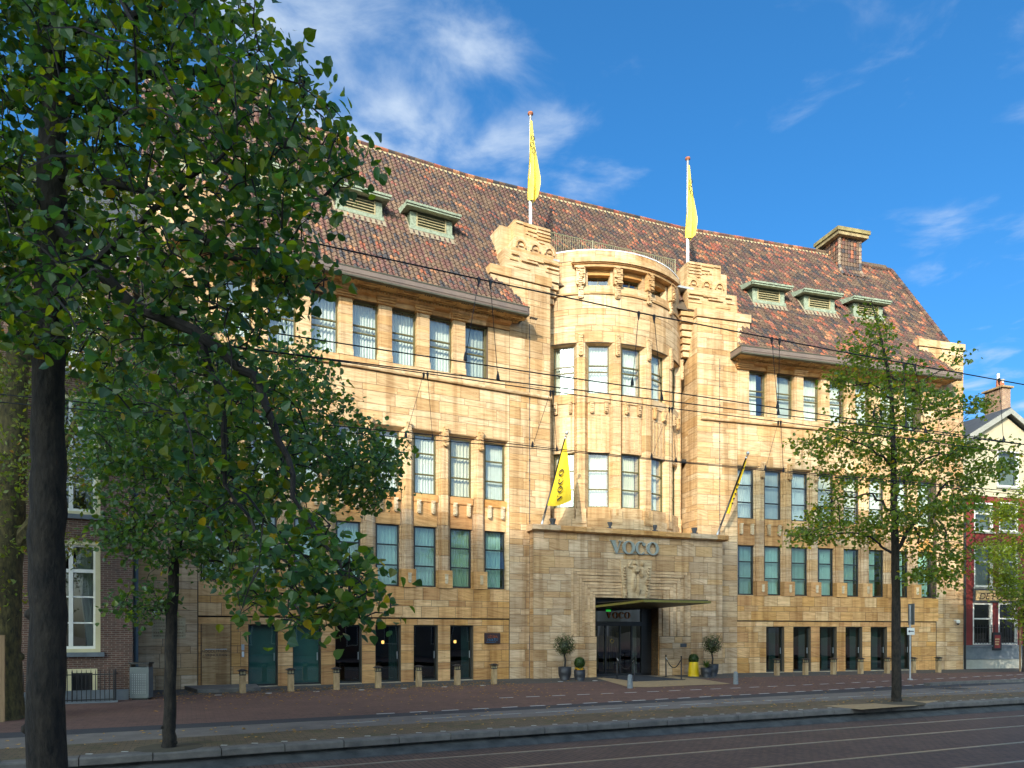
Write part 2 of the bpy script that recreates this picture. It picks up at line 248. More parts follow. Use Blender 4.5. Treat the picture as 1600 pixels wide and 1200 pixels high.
# ---------------------------------------------------------------- mesh building
ORG = {}
class MB:
    def __init__(s): s.v = []; s.f = []; s.c = []
    def add(s, v, f, col=(1, 1, 1, 0)):
        n = len(s.v); s.v.extend(v); s.f.extend([tuple(i + n for i in q) for q in f]); s.c.extend([col] * len(f)); return s
    def box(s, fr, t0, t1, d0, d1, z0, z1, col=(1, 1, 1, 0)):
        v = [P(fr, t, d, z) for z in (z0, z1) for d in (d0, d1) for t in (t0, t1)]
        return s.add(v, [(0, 1, 3, 2), (4, 6, 7, 5), (0, 4, 5, 1), (2, 3, 7, 6), (0, 2, 6, 4), (1, 5, 7, 3)], col)
    def prism(s, fr, poly, d0, d1, col=(1, 1, 1, 0)):           # polygon in (t,z), extruded in d
        n = len(poly); v = [P(fr, t, d, z) for d in (d0, d1) for t, z in poly]
        f = [tuple(range(n)), tuple(range(2 * n - 1, n - 1, -1))] + [(i, (i + 1) % n, n + (i + 1) % n, n + i) for i in range(n)]
        return s.add(v, f, col)
    def plan(s, fr, poly, z0, z1, col=(1, 1, 1, 0)):            # polygon in (t,d), extruded in z
        n = len(poly); v = [P(fr, t, d, z) for z in (z0, z1) for t, d in poly]
        f = [tuple(range(n)), tuple(range(2 * n - 1, n - 1, -1))] + [(i, (i + 1) % n, n + (i + 1) % n, n + i) for i in range(n)]
        return s.add(v, f, col)
    def sect(s, fr, poly, t0, t1, col=(1, 1, 1, 0)):            # polygon in (d,z), run along t
        n = len(poly); v = [P(fr, t, d, z) for t in (t0, t1) for d, z in poly]
        f = [tuple(range(n)), tuple(range(2 * n - 1, n - 1, -1))] + [(i, (i + 1) % n, n + (i + 1) % n, n + i) for i in range(n)]
        return s.add(v, f, col)
    def arc(s, a0, a1, r0, r1, z0, z1, col=(1, 1, 1, 0), n=None):
        n = n or max(1, int(abs(a1 - a0) / 4) + 1); v = []
        for i in range(n + 1):
            a = math.radians(a0 + (a1 - a0) * i / n)
            for r, z in ((r0, z0), (r1, z0), (r1, z1), (r0, z1)): v.append(P('C', BS + r * math.sin(a), BD + r * math.cos(a), z))
        f = []
        for i in range(n):
            for k in range(4): f.append((4 * i + k, 4 * i + (k + 1) % 4, 4 * i + 4 + (k + 1) % 4, 4 * i + 4 + k))
        f += [(0, 1, 2, 3), (4 * n, 4 * n + 3, 4 * n + 2, 4 * n + 1)]
        return s.add(v, f, col)
    def tube(s, pts, rad, n=6, col=(1, 1, 1, 0), cap=True):
        pts = [Vector(p) for p in pts]; m = len(pts)
        if not hasattr(rad, '__len__'): rad = [rad] * m
        v = []; up = Vector((0, 0, 1))
        for i in range(m):
            t = (pts[min(i + 1, m - 1)] - pts[max(i - 1, 0)]); t = t.normalized() if t.length > 1e-9 else up
            a = t.cross(Vector((.3, .9, .1)) if abs(t.z) > .9 else up).normalized(); b = t.cross(a)
            for k in range(n):
                th = 2 * math.pi * k / n; v.append(tuple(pts[i] + (a * math.cos(th) + b * math.sin(th)) * rad[i]))
        f = [(i * n + k, i * n + (k + 1) % n, (i + 1) * n + (k + 1) % n, (i + 1) * n + k) for i in range(m - 1) for k in range(n)]
        if cap: f += [tuple(range(n)), tuple(range(m * n - 1, (m - 1) * n - 1, -1))]
        return s.add(v, f, col)
    def lathe(s, c, prof, n=14, col=(1, 1, 1, 0)):
        v = []
        for r, z in prof:
            for k in range(n): th = 2 * math.pi * k / n; v.append((c[0] + r * math.cos(th), c[1] + r * math.sin(th), c[2] + z))
        m = len(prof)
        f = [(i * n + k, i * n + (k + 1) % n, (i + 1) * n + (k + 1) % n, (i + 1) * n + k) for i in range(m - 1) for k in range(n)]
        f += [tuple(range(n)), tuple(range(m * n - 1, (m - 1) * n - 1, -1))]
        return s.add(v, f, col)
    def build(s, name, mat, parent=None, smooth=False):
        if not s.v: return None
        if parent is not None: o0 = ORG[parent.name]
        else:
            a = np.array(s.v); o0 = Vector(((a[:, 0].min() + a[:, 0].max()) / 2, (a[:, 1].min() + a[:, 1].max()) / 2, a[:, 2].min()))
        vv = np.array(s.v, dtype=float) - np.array(o0)
        me = bpy.data.meshes.new(name); me.from_pydata(vv.tolist(), [], s.f)
        at_ = me.attributes.new('col', 'FLOAT_COLOR', 'FACE'); at_.data.foreach_set('color', np.array(s.c, dtype=np.float32).ravel())
        me.materials.append(MATS[mat])
        if smooth: me.polygons.foreach_set('use_smooth', [True] * len(me.polygons))
        me.update()
        o = bpy.data.objects.new(name, me); COL.objects.link(o)
        if parent is not None: o.parent = parent; ORG[o.name] = o0
        else: o.location = o0; ORG[o.name] = o0
        return o
def empty(name, p, parent=None):
    o = bpy.data.objects.new(name, None); COL.objects.link(o); o.empty_display_size = .2; p = Vector(p)
    if parent is not None: o.location = p - ORG[parent.name]; o.parent = parent
    else: o.location = p
    ORG[o.name] = p; return o
def tag(o, label=None, cat=None, group=None, kind=None):
    for k, v in (('label', label), ('category', cat), ('group', group), ('kind', kind)):
        if v: o[k] = v
    return o
def copy_tree(o, parent=None, mat=None):
    c = o.copy(); COL.objects.link(c); c.parent = parent
    for ch in [x for x in o.children]: copy_tree(ch, c)
    return c
def text(body, size, fr, t, d, z, mat, parent, ext=.004, align='CENTER', name='lettering', shear=0., sx=1.):
    cu = bpy.data.curves.new(name, 'FONT'); cu.body = body; cu.size = size; cu.extrude = ext; cu.align_x = align; cu.shear = shear
    cu.materials.append(MATS[mat]); o = bpy.data.objects.new(name, cu); COL.objects.link(o)
    a = FR[fr][1]; p = Vector(P(fr, t, d, z))
    M = Matrix(((math.cos(a), 0, math.sin(a)), (math.sin(a), 0, -math.cos(a)), (0, 1, 0))).to_4x4()
    M = Matrix.Translation(p - (ORG[parent.name] if parent is not None else Vector())) @ M @ Matrix.Diagonal((sx, 1, 1, 1))
    if parent is not None: o.parent = parent
    o.matrix_basis = M; ORG[o.name] = p
    me = bpy.data.meshes.new_from_object(o); par = o.parent; bpy.data.objects.remove(o); o = bpy.data.objects.new(name, me); COL.objects.link(o); o.parent = par; o.matrix_basis = M
    return o
# ================================================================ GROUND
WX, WY = math.cos(SA), math.sin(SA)
def sv(p): return p[0] * WX + p[1] * WY, -p[0] * WY + p[1] * WX
WS = np.concatenate([np.linspace(-140, -24, 12), np.linspace(-20, 50, 71), np.linspace(56, 190, 12)])
def edge(pts):                      # boundary through world points -> offset v(w) with straight ends
    q = sorted(sv(p) for p in pts); w = np.array([a for a, _ in q]); v = np.array([b for _, b in q])
    c = np.polyfit(w, v, 2 if len(q) > 3 else 1)
    lo, hi = w.min() - 6, w.max() + 6
    y = np.polyval(c, np.clip(WS, lo, hi)); dc = np.polyder(c)
    y = y + np.where(WS < lo, (WS - lo) * np.polyval(dc, lo), 0) + np.where(WS > hi, (WS - hi) * np.polyval(dc, hi), 0)
    return y
def ev(e, w): return float(np.interp(w, WS, e))
def wp(w, v, z=0.): return (w * WX - v * WY, w * WY + v * WX, z)
GP = lambda pts, z=0.: [ground(x, y, z) for x, y in pts]
e_wall = edge([P('L', -14, 2.75, 0)[:2], P('L', -5, 2.75, 0)[:2], P('C', 4, 2.9, 0)[:2], P('R', 2, 2.8, 0)[:2], P('R', 14, 2.6, 0)[:2]])
e_dash = edge(GP([(500, 1102), (780, 1090.5), (1060, 1079), (1390, 1064)]))
e_brick = edge(GP([(105, 1140), (280, 1133), (500, 1119), (801, 1105), (1060, 1092), (1390, 1072.7)]))
e_dark = edge(GP([(105, 1148), (280, 1140), (500, 1124.5), (780, 1110.5), (1060, 1097), (1456, 1075)]))
e_bike = edge(GP([(0, 1170.5), (280, 1153), (560, 1134.5), (800, 1121.5), (1060, 1107.7), (1250, 1097), (1600, 1080.7)]))
e_kerb = edge(GP([(0, 1193), (245, 1177.5), (444, 1163.5), (780, 1141.3), (1060, 1124.5), (1320, 1107.7), (1600, 1092.3)]))
TZ = -.30
e_r1 = edge(GP([(500, 1200), (689, 1184), (1060, 1157.7), (1600, 1118.5)], TZ))
e_far = e_wall * 0 + 90
e_near = e_kerb - 7.6
def ribbon(name, ea, eb, z, mat, label_kind='structure', thick=0.):
    m = MB(); n = len(WS)
    v = [wp(w, a, z) for w, a in zip(WS, ea)] + [wp(w, b, z) for w, b in zip(WS, eb)]
    m.add(v, [(i, i + 1, n + i + 1, n + i) for i in range(n - 1)])
    o = m.build(name, mat); tag(o, kind=label_kind); return o
g = MB(); g.add([(-900, -700, -.62), (900, -700, -.62), (900, 1500, -.62), (-900, 1500, -.62)], [(0, 1, 2, 3)]); tag(g.build('ground', 'earth'), kind='structure')
pave = ribbon('pavement', e_far, e_wall, 0, 'paving_grey')
brickp = ribbon('brick_pavement', e_wall, e_brick, 0, 'paving_red')
ribbon('gutter_strip', e_brick, e_dark, 0, 'asphalt_dark')
bike = ribbon('cycle_path', e_dark, e_bike, 0, 'asphalt')
verge = ribbon('tram_platform', e_bike, e_kerb + .34, 0, 'paving_mossy')
tram = ribbon('tram_track_bed', e_kerb + .2, e_near - .2, TZ, 'tram_brick')
ribbon('near_pavement', e_near, e_near - 60, 0.0, 'paving_red')
# marker tiles set flush in the brick, in two broken lines
tm = MB(); tm.box('W', -.22, .22, -.05, .05, .0, .004); proto = None
def dashes(e, off, w0, w1, step, par, name='marker_tile', wid=1.):
    global proto
    w = w0
    while w < w1:
        a = SA + math.atan((ev(e, w + .5) - ev(e, w - .5)))
        m = MB(); c = wp(w, ev(e, w) + off, 0)
        FR['tmp'] = (c[:2], a); m.box('tmp', -.23 * wid, .23 * wid, -.045, .045, -.02, .004); m.build(name, 'marker', par)
        w += step
dashes(e_dash, 0, 9, 37, .92, brickp); dashes(e_brick, .06, 4.5, 34.5, .86, brickp)
dots = MB()
for w in np.arange(-2, 36, .52):
    c = wp(w, ev(e_kerb, w) + .42); dots.box('W', c[0] - .055, c[0] + .055, -c[1] - .022, -c[1] + .022, -.01, .0045)
dk = dots.build('stud_line', 'marker', verge); dk['kind'] = 'stuff'
# cycle path line, faint
ln = MB()
for w0, w1 in [(3, 3.9)] + [(k, k + 1.1) for k in np.arange(5, 26, 1.5)] + [(27.5, 29.2), (33.4, 36.)]:
    c0, c1 = wp(w0, ev(e_bike, w0) + .75), wp(w1, ev(e_bike, w1) + .75)
    ln.tube([(c0[0], c0[1], -.035), (c1[0], c1[1], -.035)], .04, 4)
o = ln.build('painted_line', 'marker', bike); o['kind'] = 'stuff'
# kerb: each stone apart, overhanging the dark plinth below
kerb = empty('platform_kerb', wp(10, ev(e_kerb, 10), TZ)); tag(kerb, kind='structure')
pl = MB(); n = len(WS)
v = [wp(w, a + off, z) for off, z in ((.12, TZ - .05), (.12, -.13), (.34, -.13), (.34, TZ - .05)) for w, a in zip(WS, e_kerb)]
pl.add(v, [(k * n + i, k * n + i + 1, ((k + 1) % 4) * n + i + 1, ((k + 1) % 4) * n + i) for k in range(4) for i in range(n - 1)])
pl.build('plinth', 'kerb_face', kerb)
w = -9.
while w < 45:
    L_ = 1.06 if w < 30 else 2.2
    c0, c1 = wp(w + .008, ev(e_kerb, w)), wp(w + L_ - .008, ev(e_kerb, w + L_)); a = math.atan2(c1[1] - c0[1], c1[0] - c0[0]); FR['tmp'] = (c0[:2], a)
    ll = math.hypot(c1[0] - c0[0], c1[1] - c0[1]); dz = random.uniform(-.005, .003)
    m = MB(); m.sect('tmp', [(.0, -.12 + dz), (.0, -.02 + dz), (-.02, .006 + dz), (-.335, .006 + dz), (-.335, -.12 + dz)], 0, ll); m.build('kerb_stone', 'kerb_stone', kerb); w += L_
# sloping rubble gutter at the foot of the kerb
gt = MB(); v = [wp(w, a + off, z) for off, z in ((.13, TZ + .13), (-.22, TZ + .006), (-.22, TZ - .05), (.13, TZ - .05)) for w, a in zip(WS, e_kerb)]
gt.add(v, [(k * n + i, k * n + i + 1, ((k + 1) % 4) * n + i + 1, ((k + 1) % 4) * n + i) for k in range(4) for i in range(n - 1)]); gt.build('channel', 'kerb_face', kerb)
for k, off in enumerate((0, -1.43, -3.15, -4.58)):
    r = MB(); v = [wp(w, a + off + o_, z) for o_, z in ((-.035, TZ - .05), (-.035, TZ + .012), (.035, TZ + .012), (.035, TZ - .05)) for w, a in zip(WS, e_r1)]
    r.add(v, [(j * n + i, j * n + i + 1, ((j + 1) % 4) * n + i + 1, ((j + 1) % 4) * n + i) for j in range(4) for i in range(n - 1)])
    ro = r.build('tram_rail', 'rail_steel'); gv = MB(); v = [wp(w, a + off + .05 + o_, TZ + .004) for o_ in (-.02, .045) for w, a in zip(WS, e_r1)]; gv.add(v, [(i, i + 1, n + i + 1, n + i) for i in range(n - 1)]); gv.build('flange_groove', 'black_metal', ro)
    tag(ro, ['steel tram rail next to the platform kerb', 'second steel tram rail out from the platform kerb', 'third steel tram rail out from the platform kerb', 'steel tram rail next to the near pavement'][k], 'rail', 'tram rails in the brick track bed')
# raised kerb on the pavement by the red house
kb = MB(); q = [ground(x, y) for x, y in ((1448, 1071.5), (1500, 1068.5), (1560, 1066.5), (1600, 1065.5), (1700, 1061))]
for (a, b) in zip(q[:-1], q[1:]):
    ang = math.atan2(b[1] - a[1], b[0] - a[0]); FR['tmp'] = (a, ang); kb.box('tmp', 0, math.hypot(b[0] - a[0], b[1] - a[1]), -.12, .12, -.05, .11)
tag(kb.build('pavement_kerb', 'kerb_stone'), kind='structure')
# fallen leaves: too many to count
fl = MB()
for i in range(1700):
    k = random.random()
    if k < .55: t, d = random.uniform(-14, -1), abs(random.gauss(0, 2.6)) + 1.2; x, y, _ = P('L', t, d, 0)
    elif k < .75: x, y, _ = wp(random.uniform(-6, 30), ev(e_bike, 10) + random.uniform(-1.2, .8)); 
    else: x, y, _ = P('C', random.uniform(-8, 22), random.uniform(2, 14), 0)
    if sv((x, y))[1] < ev(e_kerb, sv((x, y))[0]) + .4: continue
    s_ = random.uniform(.025, .055); a = random.uniform(0, 6.28); z = random.uniform(.007, .02)
    fl.add([(x + s_ * math.cos(a + b), y + s_ * math.sin(a + b), z + (.012 if j % 2 else 0)) for j, b in enumerate((0, 1.4, 3.1, 4.6))], [(0, 1, 2, 3)])
tag(fl.build('fallen_leaves', 'dry_leaf'), 'fallen yellow leaves scattered over the pavement', 'leaves', kind='stuff')
# ================================================================ THE HOTEL
hotel = empty('hotel_building', P('C', 6, 0, 0))
tag(hotel, 'long bent travertine hotel with steep tiled roof and round bow over the portal', 'building')
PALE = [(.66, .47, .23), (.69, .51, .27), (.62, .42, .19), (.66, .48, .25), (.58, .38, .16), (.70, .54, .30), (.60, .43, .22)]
GREY = [(.60, .45, .25), (.66, .53, .34), (.52, .37, .20), (.63, .49, .30), (.49, .31, .13), (.68, .56, .37), (.47, .36, .22), (.58, .38, .15)]  # same stone as PALE, with the lower walls' shade put into its tone
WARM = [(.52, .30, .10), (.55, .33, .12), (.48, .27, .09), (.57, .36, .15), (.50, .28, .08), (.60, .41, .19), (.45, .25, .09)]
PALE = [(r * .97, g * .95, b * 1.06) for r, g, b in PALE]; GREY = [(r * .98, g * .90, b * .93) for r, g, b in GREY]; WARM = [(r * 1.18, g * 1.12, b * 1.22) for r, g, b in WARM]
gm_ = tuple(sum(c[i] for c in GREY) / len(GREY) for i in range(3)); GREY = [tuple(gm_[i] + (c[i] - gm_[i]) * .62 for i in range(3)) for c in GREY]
STONES = []
def tone(pal, z=None):
    c = random.choice(pal); k = random.uniform(.9, 1.1); return (c[0] * k, c[1] * k, c[2] * k, random.random())
def stonebox(fr, t0, t1, z0, z1, d, pal, j=.008):
    dd = d + random.uniform(-.004, .004)
    p = P(fr, (t0 + t1) / 2, d, (z0 + z1) / 2); STONES.append(((t1 - t0) * (z1 - z0) / (p[1] ** 2), 'b', (fr, t0 + j, t1 - j, d - .05, dd, z0 + j, z1 - j), tone(pal)))
def stonearc(a0, a1, r, z0, z1, pal, j=.008):
    ja = math.degrees(j / r); p = P('C', BS + r * math.sin(math.radians((a0 + a1) / 2)), BD, 0)
    w = max(.1, math.cos(math.radians((a0 + a1) / 2 + 20)))
    STONES.append((math.radians(a1 - a0) * r * w * (z1 - z0) / (p[1] ** 2), 'a', (a0 + ja, a1 - ja, r - .05, r + random.uniform(-.004, .004), z0 + j, z1 - j), tone(pal)))
def courses(z0, z1, tall=.50, low=.265, start=0):
    out = [z0]; k = start
    while out[-1] < z1 - .12:
        h = tall if k % 2 == 0 else low; k += 1
        nz = out[-1] + h
        if z1 - nz < .14: nz = z1
        out.append(min(nz, z1))
    return list(zip(out[:-1], out[1:]))
def cuts(a, b, lo, hi):
    out = [a]
    while b - out[-1] > hi: out.append(out[-1] + random.uniform(lo, hi))
    if len(out) > 1 and b - out[-1] < lo * .5: out.pop()
    out.append(b); return list(zip(out[:-1], out[1:]))
def ashlar(fr, t0, t1, z0, z1, d, pal, lo=.6, hi=1.25, start=0, tall=.5, low=.265):
    for i, (a, b) in enumerate(courses(z0, z1, tall, low, start)):
        short = (b - a) < .35
        for p, q in cuts(t0, t1, lo * (.8 if short else 1), hi): stonebox(fr, p, q, a, b, d, pal)
def ashlar_arc(a0, a1, z0, z1, r, pal, start=0):
    for a, b in courses(z0, z1, start=start):
        for p, q in cuts(a0, a1, 8, 15): stonearc(p, q, r, a, b, pal)
core = MB()      # masonry behind the facing stones
def wall(fr, t0, t1, z0, z1, d=0., depth_=.5, pal=PALE, lo=.6, hi=1.25, start=0, **k):
    core.box(fr, t0, t1, d - depth_, d - .012, z0, z1); ashlar(fr, t0, t1, z0, z1, d, pal, lo, hi, start, **k)
trim = []; joined = {}
JOIN = {'dentil_course', 'vent_row', 'portal_cheek'}
def T(name):
    if name in JOIN: return joined.setdefault(name, MB())
    m = MB(); trim.append((name, m)); return m
S_ = lambda pal=PALE: tone(pal)
# ---- windows
def pane(fr, t0, t1, z0, z1, d, mat, par, tilt=0.):
    m = MB(); v = [P(fr, t0, d, z0), P(fr, t1, d, z0), P(fr, t1, d, z1), P(fr, t0, d, z1)]
    if tilt: v = [P(fr, t0, d + tilt, z0), P(fr, t1, d + tilt, z0), P(fr, t1, d, z1), P(fr, t0, d, z1)]
    else: j = [random.uniform(-.007, .007) for _ in range(3)]; v = [P(fr, t0, d + j[0], z0), P(fr, t1, d + j[1], z0), P(fr, t1, d + j[1] + j[2], z1), P(fr, t0, d + j[0] + j[2], z1)]
    m.add(v, [(0, 1, 2, 3)]); m.build('pane', mat, par)
def window(fr, t0, t1, z0, z1, d, bars, fmat='frame_olive', glass='window_glass', curtain=True, fw=.055, opened=None):
    w = empty('window', P(fr, (t0 + t1) / 2, d, z0), hotel)
    m = MB(); a, b = d - .05, d + .035
    m.box(fr, t0, t0 + fw, a, b, z0, z1); m.box(fr, t1 - fw, t1, a, b, z0, z1); m.box(fr, t0 + fw, t1 - fw, a, b, z1 - fw, z1); m.box(fr, t0 + fw, t1 - fw, a, b, z0, z0 + fw * 1.3)
    for z in bars: m.box(fr, t0 + fw, t1 - fw, a, b - .004, z - .028, z + .028)
    m.build('frame', fmat, w)
    zs = [z0 + fw] + list(bars) + [z1 - fw]
    for i in range(len(zs) - 1): pane(fr, t0 + fw, t1 - fw, zs[i] + (.03 if i else .02), zs[i + 1] - (.03 if i < len(zs) - 2 else 0), d - .01, glass, w, .16 if opened == i else 0)
    if curtain:
        n = 64; cm = MB(); v = []; ph = random.uniform(0, 6); lo, hi = t0 - .02, t1 + .02; top = z1 + .05; am = random.uniform(.022, .04); fq = random.uniform(7, 10)
        slack = random.choice([0, 0, 0, 0, .12, .2, .34]); side = random.random() < .5
        for k in range(2):
            for i in range(n + 1):
                x = i / n; t = lo + (hi - lo) * x
                if slack: t = (lo + slack + (hi - lo - slack) * x) if side else (lo + (hi - lo - slack) * x)
                v.append(P(fr, t, d - .20 + am * math.sin(fq * 2 * math.pi * x + ph + .8 * math.sin(5 * x)) + .012 * math.sin(31 * x), (z0 - .05, top)[k]))
        cm.add(v, [(i, i + 1, n + 2 + i, n + 1 + i) for i in range(n)]); cm.build('curtain', random.choice(['curtain', 'curtain', 'curtain', 'curtain_cream', 'curtain_grey']), w, True)
    return w
CARV = [(.70, .58, .40), (.66, .53, .35), (.72, .61, .44)]
def corbel(fr, t, d, z0, z1, w, dep, name='carved_corbel', pal=CARV, kind=0):
    m = MB(); c = S_(pal); h = z1 - z0
    m.prism(fr, [(t - w / 2, z1), (t + w / 2, z1), (t + w / 2, z0 + .04), (t + w * .3, z0), (t - w * .3, z0), (t - w / 2, z0 + .04)], d, d + dep * .72, c)
    k = int(h / .085)
    for i in range(k):
        zz = z0 + .05 + i * (h - .06) / k; u = random.choice([-1, 0, 1]) * w * .12; ww = random.uniform(.2, .42) * w
        m.prism(fr, [(t + u - ww, zz), (t + u + ww, zz), (t + u + ww * random.uniform(.2, 1), zz + .06), (t + u - ww * random.uniform(.2, 1), zz + .06)], d + dep * .72 - .002, d + dep * random.uniform(.85, 1.05), c)
    m.box(fr, t - w * .56, t + w * .56, d, d + dep * .9, z1 - .03, z1 + .02, c)
    return m.build(name, 'travertine', hotel)
def wing(fr, sg, sp, top_right, ends):
    X = lambda a, b: (sg * a, sg * b) if sg * a < sg * b else (sg * b, sg * a)
    lo, hi = X(-12.45, 0)
    wc = [sg * (-.595 - sp * k) for k in range(8)]; pc = [sg * (-1.395 - sp * k) for k in range(7)]
    wcs = sorted(wc); pcs = sorted(pc)
    # ground floor: openings 1..6 from the portal side, then a stone door
    op = sorted(sg * (-2.22 - sp * k) for k in range(6)); ow = .525
    edges = [lo] + [e for c in op for e in (c - ow, c + ow)] + [hi]
    gd = -.05
    for i in range(0, len(edges), 2):
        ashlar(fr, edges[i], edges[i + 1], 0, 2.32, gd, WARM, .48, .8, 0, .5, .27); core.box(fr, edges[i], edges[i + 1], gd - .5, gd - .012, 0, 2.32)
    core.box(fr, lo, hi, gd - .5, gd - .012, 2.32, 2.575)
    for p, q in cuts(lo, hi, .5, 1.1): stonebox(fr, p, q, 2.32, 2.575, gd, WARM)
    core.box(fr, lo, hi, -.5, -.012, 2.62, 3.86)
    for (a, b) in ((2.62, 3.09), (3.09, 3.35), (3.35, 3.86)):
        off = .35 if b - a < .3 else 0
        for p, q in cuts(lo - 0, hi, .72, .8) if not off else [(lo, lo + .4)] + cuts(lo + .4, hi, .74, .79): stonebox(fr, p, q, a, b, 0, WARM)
    for i, c in enumerate(op):
        green = (sg > 0 and i < 2)
        w = empty('glass_door', P(fr, c, gd, 0), hotel); m = MB(); d = gd - .22; t0, t1, z0, z1 = c - ow, c + ow, .03, 2.31
        for q in ((t0, t0 + .05, z0, z1), (t1 - .05, t1, z0, z1), (t0 + .05, t1 - .05, z1 - .05, z1), (t0 + .05, t1 - .05, z0, z0 + .07)): m.box(fr, q[0], q[1], d - .04, d + .04, q[2], q[3])
        m.build('frame', 'frame_dark', w); pane(fr, t0 + .05, t1 - .05, z0 + .07, z1 - .05, d, 'green_glass' if green else 'door_glass', w)
        if green: m = MB(); m.box(fr, t0, t1, d - .20, d - .17, 0, 2.3); m.build('blind', 'teal_blind', w)
        elif sg < 0 or i in (3, 5):
            m = MB(); x0 = t1 - .35 if i % 2 else t0 + .5
            m.add([P(fr, x0 + .4 * k / 24, d - .3 + .03 * math.sin(k * 1.3), z) for z in (0.05, 2.3) for k in range(25)], [(k, k + 1, 26 + k, 25 + k) for k in range(24)]); m.build('drape', 'teal_blind', w, True)
        if i in ((3, 5) if sg > 0 else (3,)):
            m = MB(); m.lathe(P(fr, c + (.05, -.2, .15)[i % 3], d - (.7, 1.2, .9)[i % 3], 1.3 + .25 * (i % 2)), [(.01, 0), (.06, .02), (.06, .12), (.03, .14)], 8); m.build('lamp', 'lamp_glow', w)
        m = MB(); m.box(fr, t1 - .12, t1 - .1, d + .04, d + .08, .95, 1.25); m.build('handle', 'silver', w)
        T('threshold').box(fr, t0, t1, d - .1, gd - .0, .0, .03, (.5, .42, .3, .1))
    # 1st and 2nd floor
    gl = -.30
    for i, c in enumerate(wcs):
        last = (i == 7 if sg > 0 else i == 0)
        window(fr, c - .475, c + .475, 3.9, 6.4, gl, (4.76, 5.58), 'frame_dark', 'green_glass', opened=1 if (last and sg > 0) else None)
        window(fr, c - .475, c + .475, 7.72, 10.2, gl, (8.56, 9.42), 'frame_olive' if sg > 0 else 'frame_dark')
        # spandrel with two carved corbels
        T('spandrel').box(fr, c - .5, c + .5, -.5, -.16, 6.4, 7.42, tone(WARM)); T('spandrel').box(fr, c - .52, c + .52, -.5, -.11, 7.42, 7.72, tone(WARM))
        for s in (-1, 1): corbel(fr, c + s * .31, -.16, 6.92, 7.44, .145, .17)
        T('lintel').sect(fr, [(-.45, 10.2), (-.27, 10.2), (-.012, 10.33), (-.012, 10.36), (-.45, 10.36)], c - .6, c + .6, tone(PALE))
        T('sill').box(fr, c - .5, c + .5, -.45, -.2, 3.86, 3.9, tone(WARM))
    for c in pcs:
        z = 4.6
        while z < 10.3:       # fluted pier, laid in drums
            h = min(random.uniform(.55, .72), 10.34 - z)
            if 10.34 - z - h < .25: h = 10.34 - z
            col = tone(GREY if z < 7 else PALE)  # one stone, toned apart below and above the street's shade line
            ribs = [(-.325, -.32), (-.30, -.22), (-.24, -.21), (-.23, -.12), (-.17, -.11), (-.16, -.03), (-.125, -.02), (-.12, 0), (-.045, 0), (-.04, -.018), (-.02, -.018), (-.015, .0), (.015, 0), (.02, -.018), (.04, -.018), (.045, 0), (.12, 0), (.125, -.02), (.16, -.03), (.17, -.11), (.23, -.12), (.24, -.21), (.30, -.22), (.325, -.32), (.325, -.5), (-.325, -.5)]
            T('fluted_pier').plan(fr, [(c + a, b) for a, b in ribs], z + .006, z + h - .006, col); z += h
        core.box(fr, c - .29, c + .29, -.5, -.33, 3.86, 10.3)
        m = MB(); m.box(fr, c - .31, c + .31, -.35, .06, 3.865, 4.6, tone(WARM)); m.build('pier_foot', 'travertine', hotel)
        corbel(fr, c + .03, .06, 4.05, 4.42, .13, .07, 'carved_corbel')
        corbel(fr, c, -.02, 9.75, 10.52, .2, .22, 'carved_keystone', PALE)
    for e in ((lo, 1), (hi, -1)):
        T('reveal').plan(fr, [(e[0], -.02), (e[0] + e[1] * .06, -.06), (e[0] + e[1] * .10, -.2), (e[0] + e[1] * .11, -.5), (e[0], -.5)], 3.87, 10.33, tone(PALE))
    # plain band
    wall(fr, lo, hi, 10.345, 12.40, 0, .5, PALE, .85, 1.45, 0)
    # string course and sill
    a, b = ends; x = a
    for p, q in cuts(a, b, 1., 1.6):
        T('string_course').sect(fr, [(-.05, 12.42), (.10, 12.42), (.13, 12.47), (.13, 12.55), (.02, 12.585), (-.05, 12.585)], p + .004, q - .004, tone(PALE))
        stonebox(fr, p, q, 12.59, 12.86, .0, PALE)
    core.box(fr, lo, hi, -.5, -.012, 12.41, 12.86)
    # top floor
    tw = sorted([sg * 0 + (c) for c in top_right])
    es = [lo] + [e for c in tw for e in (c - .52, c + .52)] + [hi]
    for i in range(0, len(es), 2):
        t0, t1 = es[i], es[i + 1]
        if t1 - t0 < .75:
            z = 12.87
            T('top_pier').box(fr, t0 - .02, t1 + .02, -.3, .02, 12.865, 13.12, tone(PALE)); z = 13.125
            while z < 15.0:
                h = min(random.choice([.27, .36, .3]), 15.1 - z)
                if 15.1 - z - h < .12: h = 15.1 - z
                col = tone(PALE); T('top_pier').box(fr, t0 + .012, t0 + .12, -.3, -.012, z + .004, z + h - .004, col); T('top_pier').box(fr, t0 + .13, t1 - .012, -.3, 0, z + .004, z + h - .004, col); z += h
            core.box(fr, t0 + .02, t1 - .02, -.5, -.04, 12.86, 15.3)
        else: wall(fr, t0, t1, 12.87, 15.1, 0, .5, PALE)
        c = (t0 + t1) / 2 if t1 - t0 < .75 else None
        if c is not None:
            cp = MB(); col = tone(WARM); cp.box(fr, t0 - .06, t1 + .06, -.3, .10, 15.1, 15.17, col); cp.box(fr, t0 - .10, t1 + .10, -.3, .16, 15.18, 15.25, col); cp.box(fr, t0 - .13, t1 + .13, -.3, .21, 15.26, 15.32, col); cp.build('pier_capital', 'travertine', hotel)
    for c in tw: window(fr, c - .52, c + .52, 12.88, 15.12, -.27, (13.9, 14.18), 'frame_olive')
    core.box(fr, lo, hi, -.5, -.05, 15.12, 16.2)
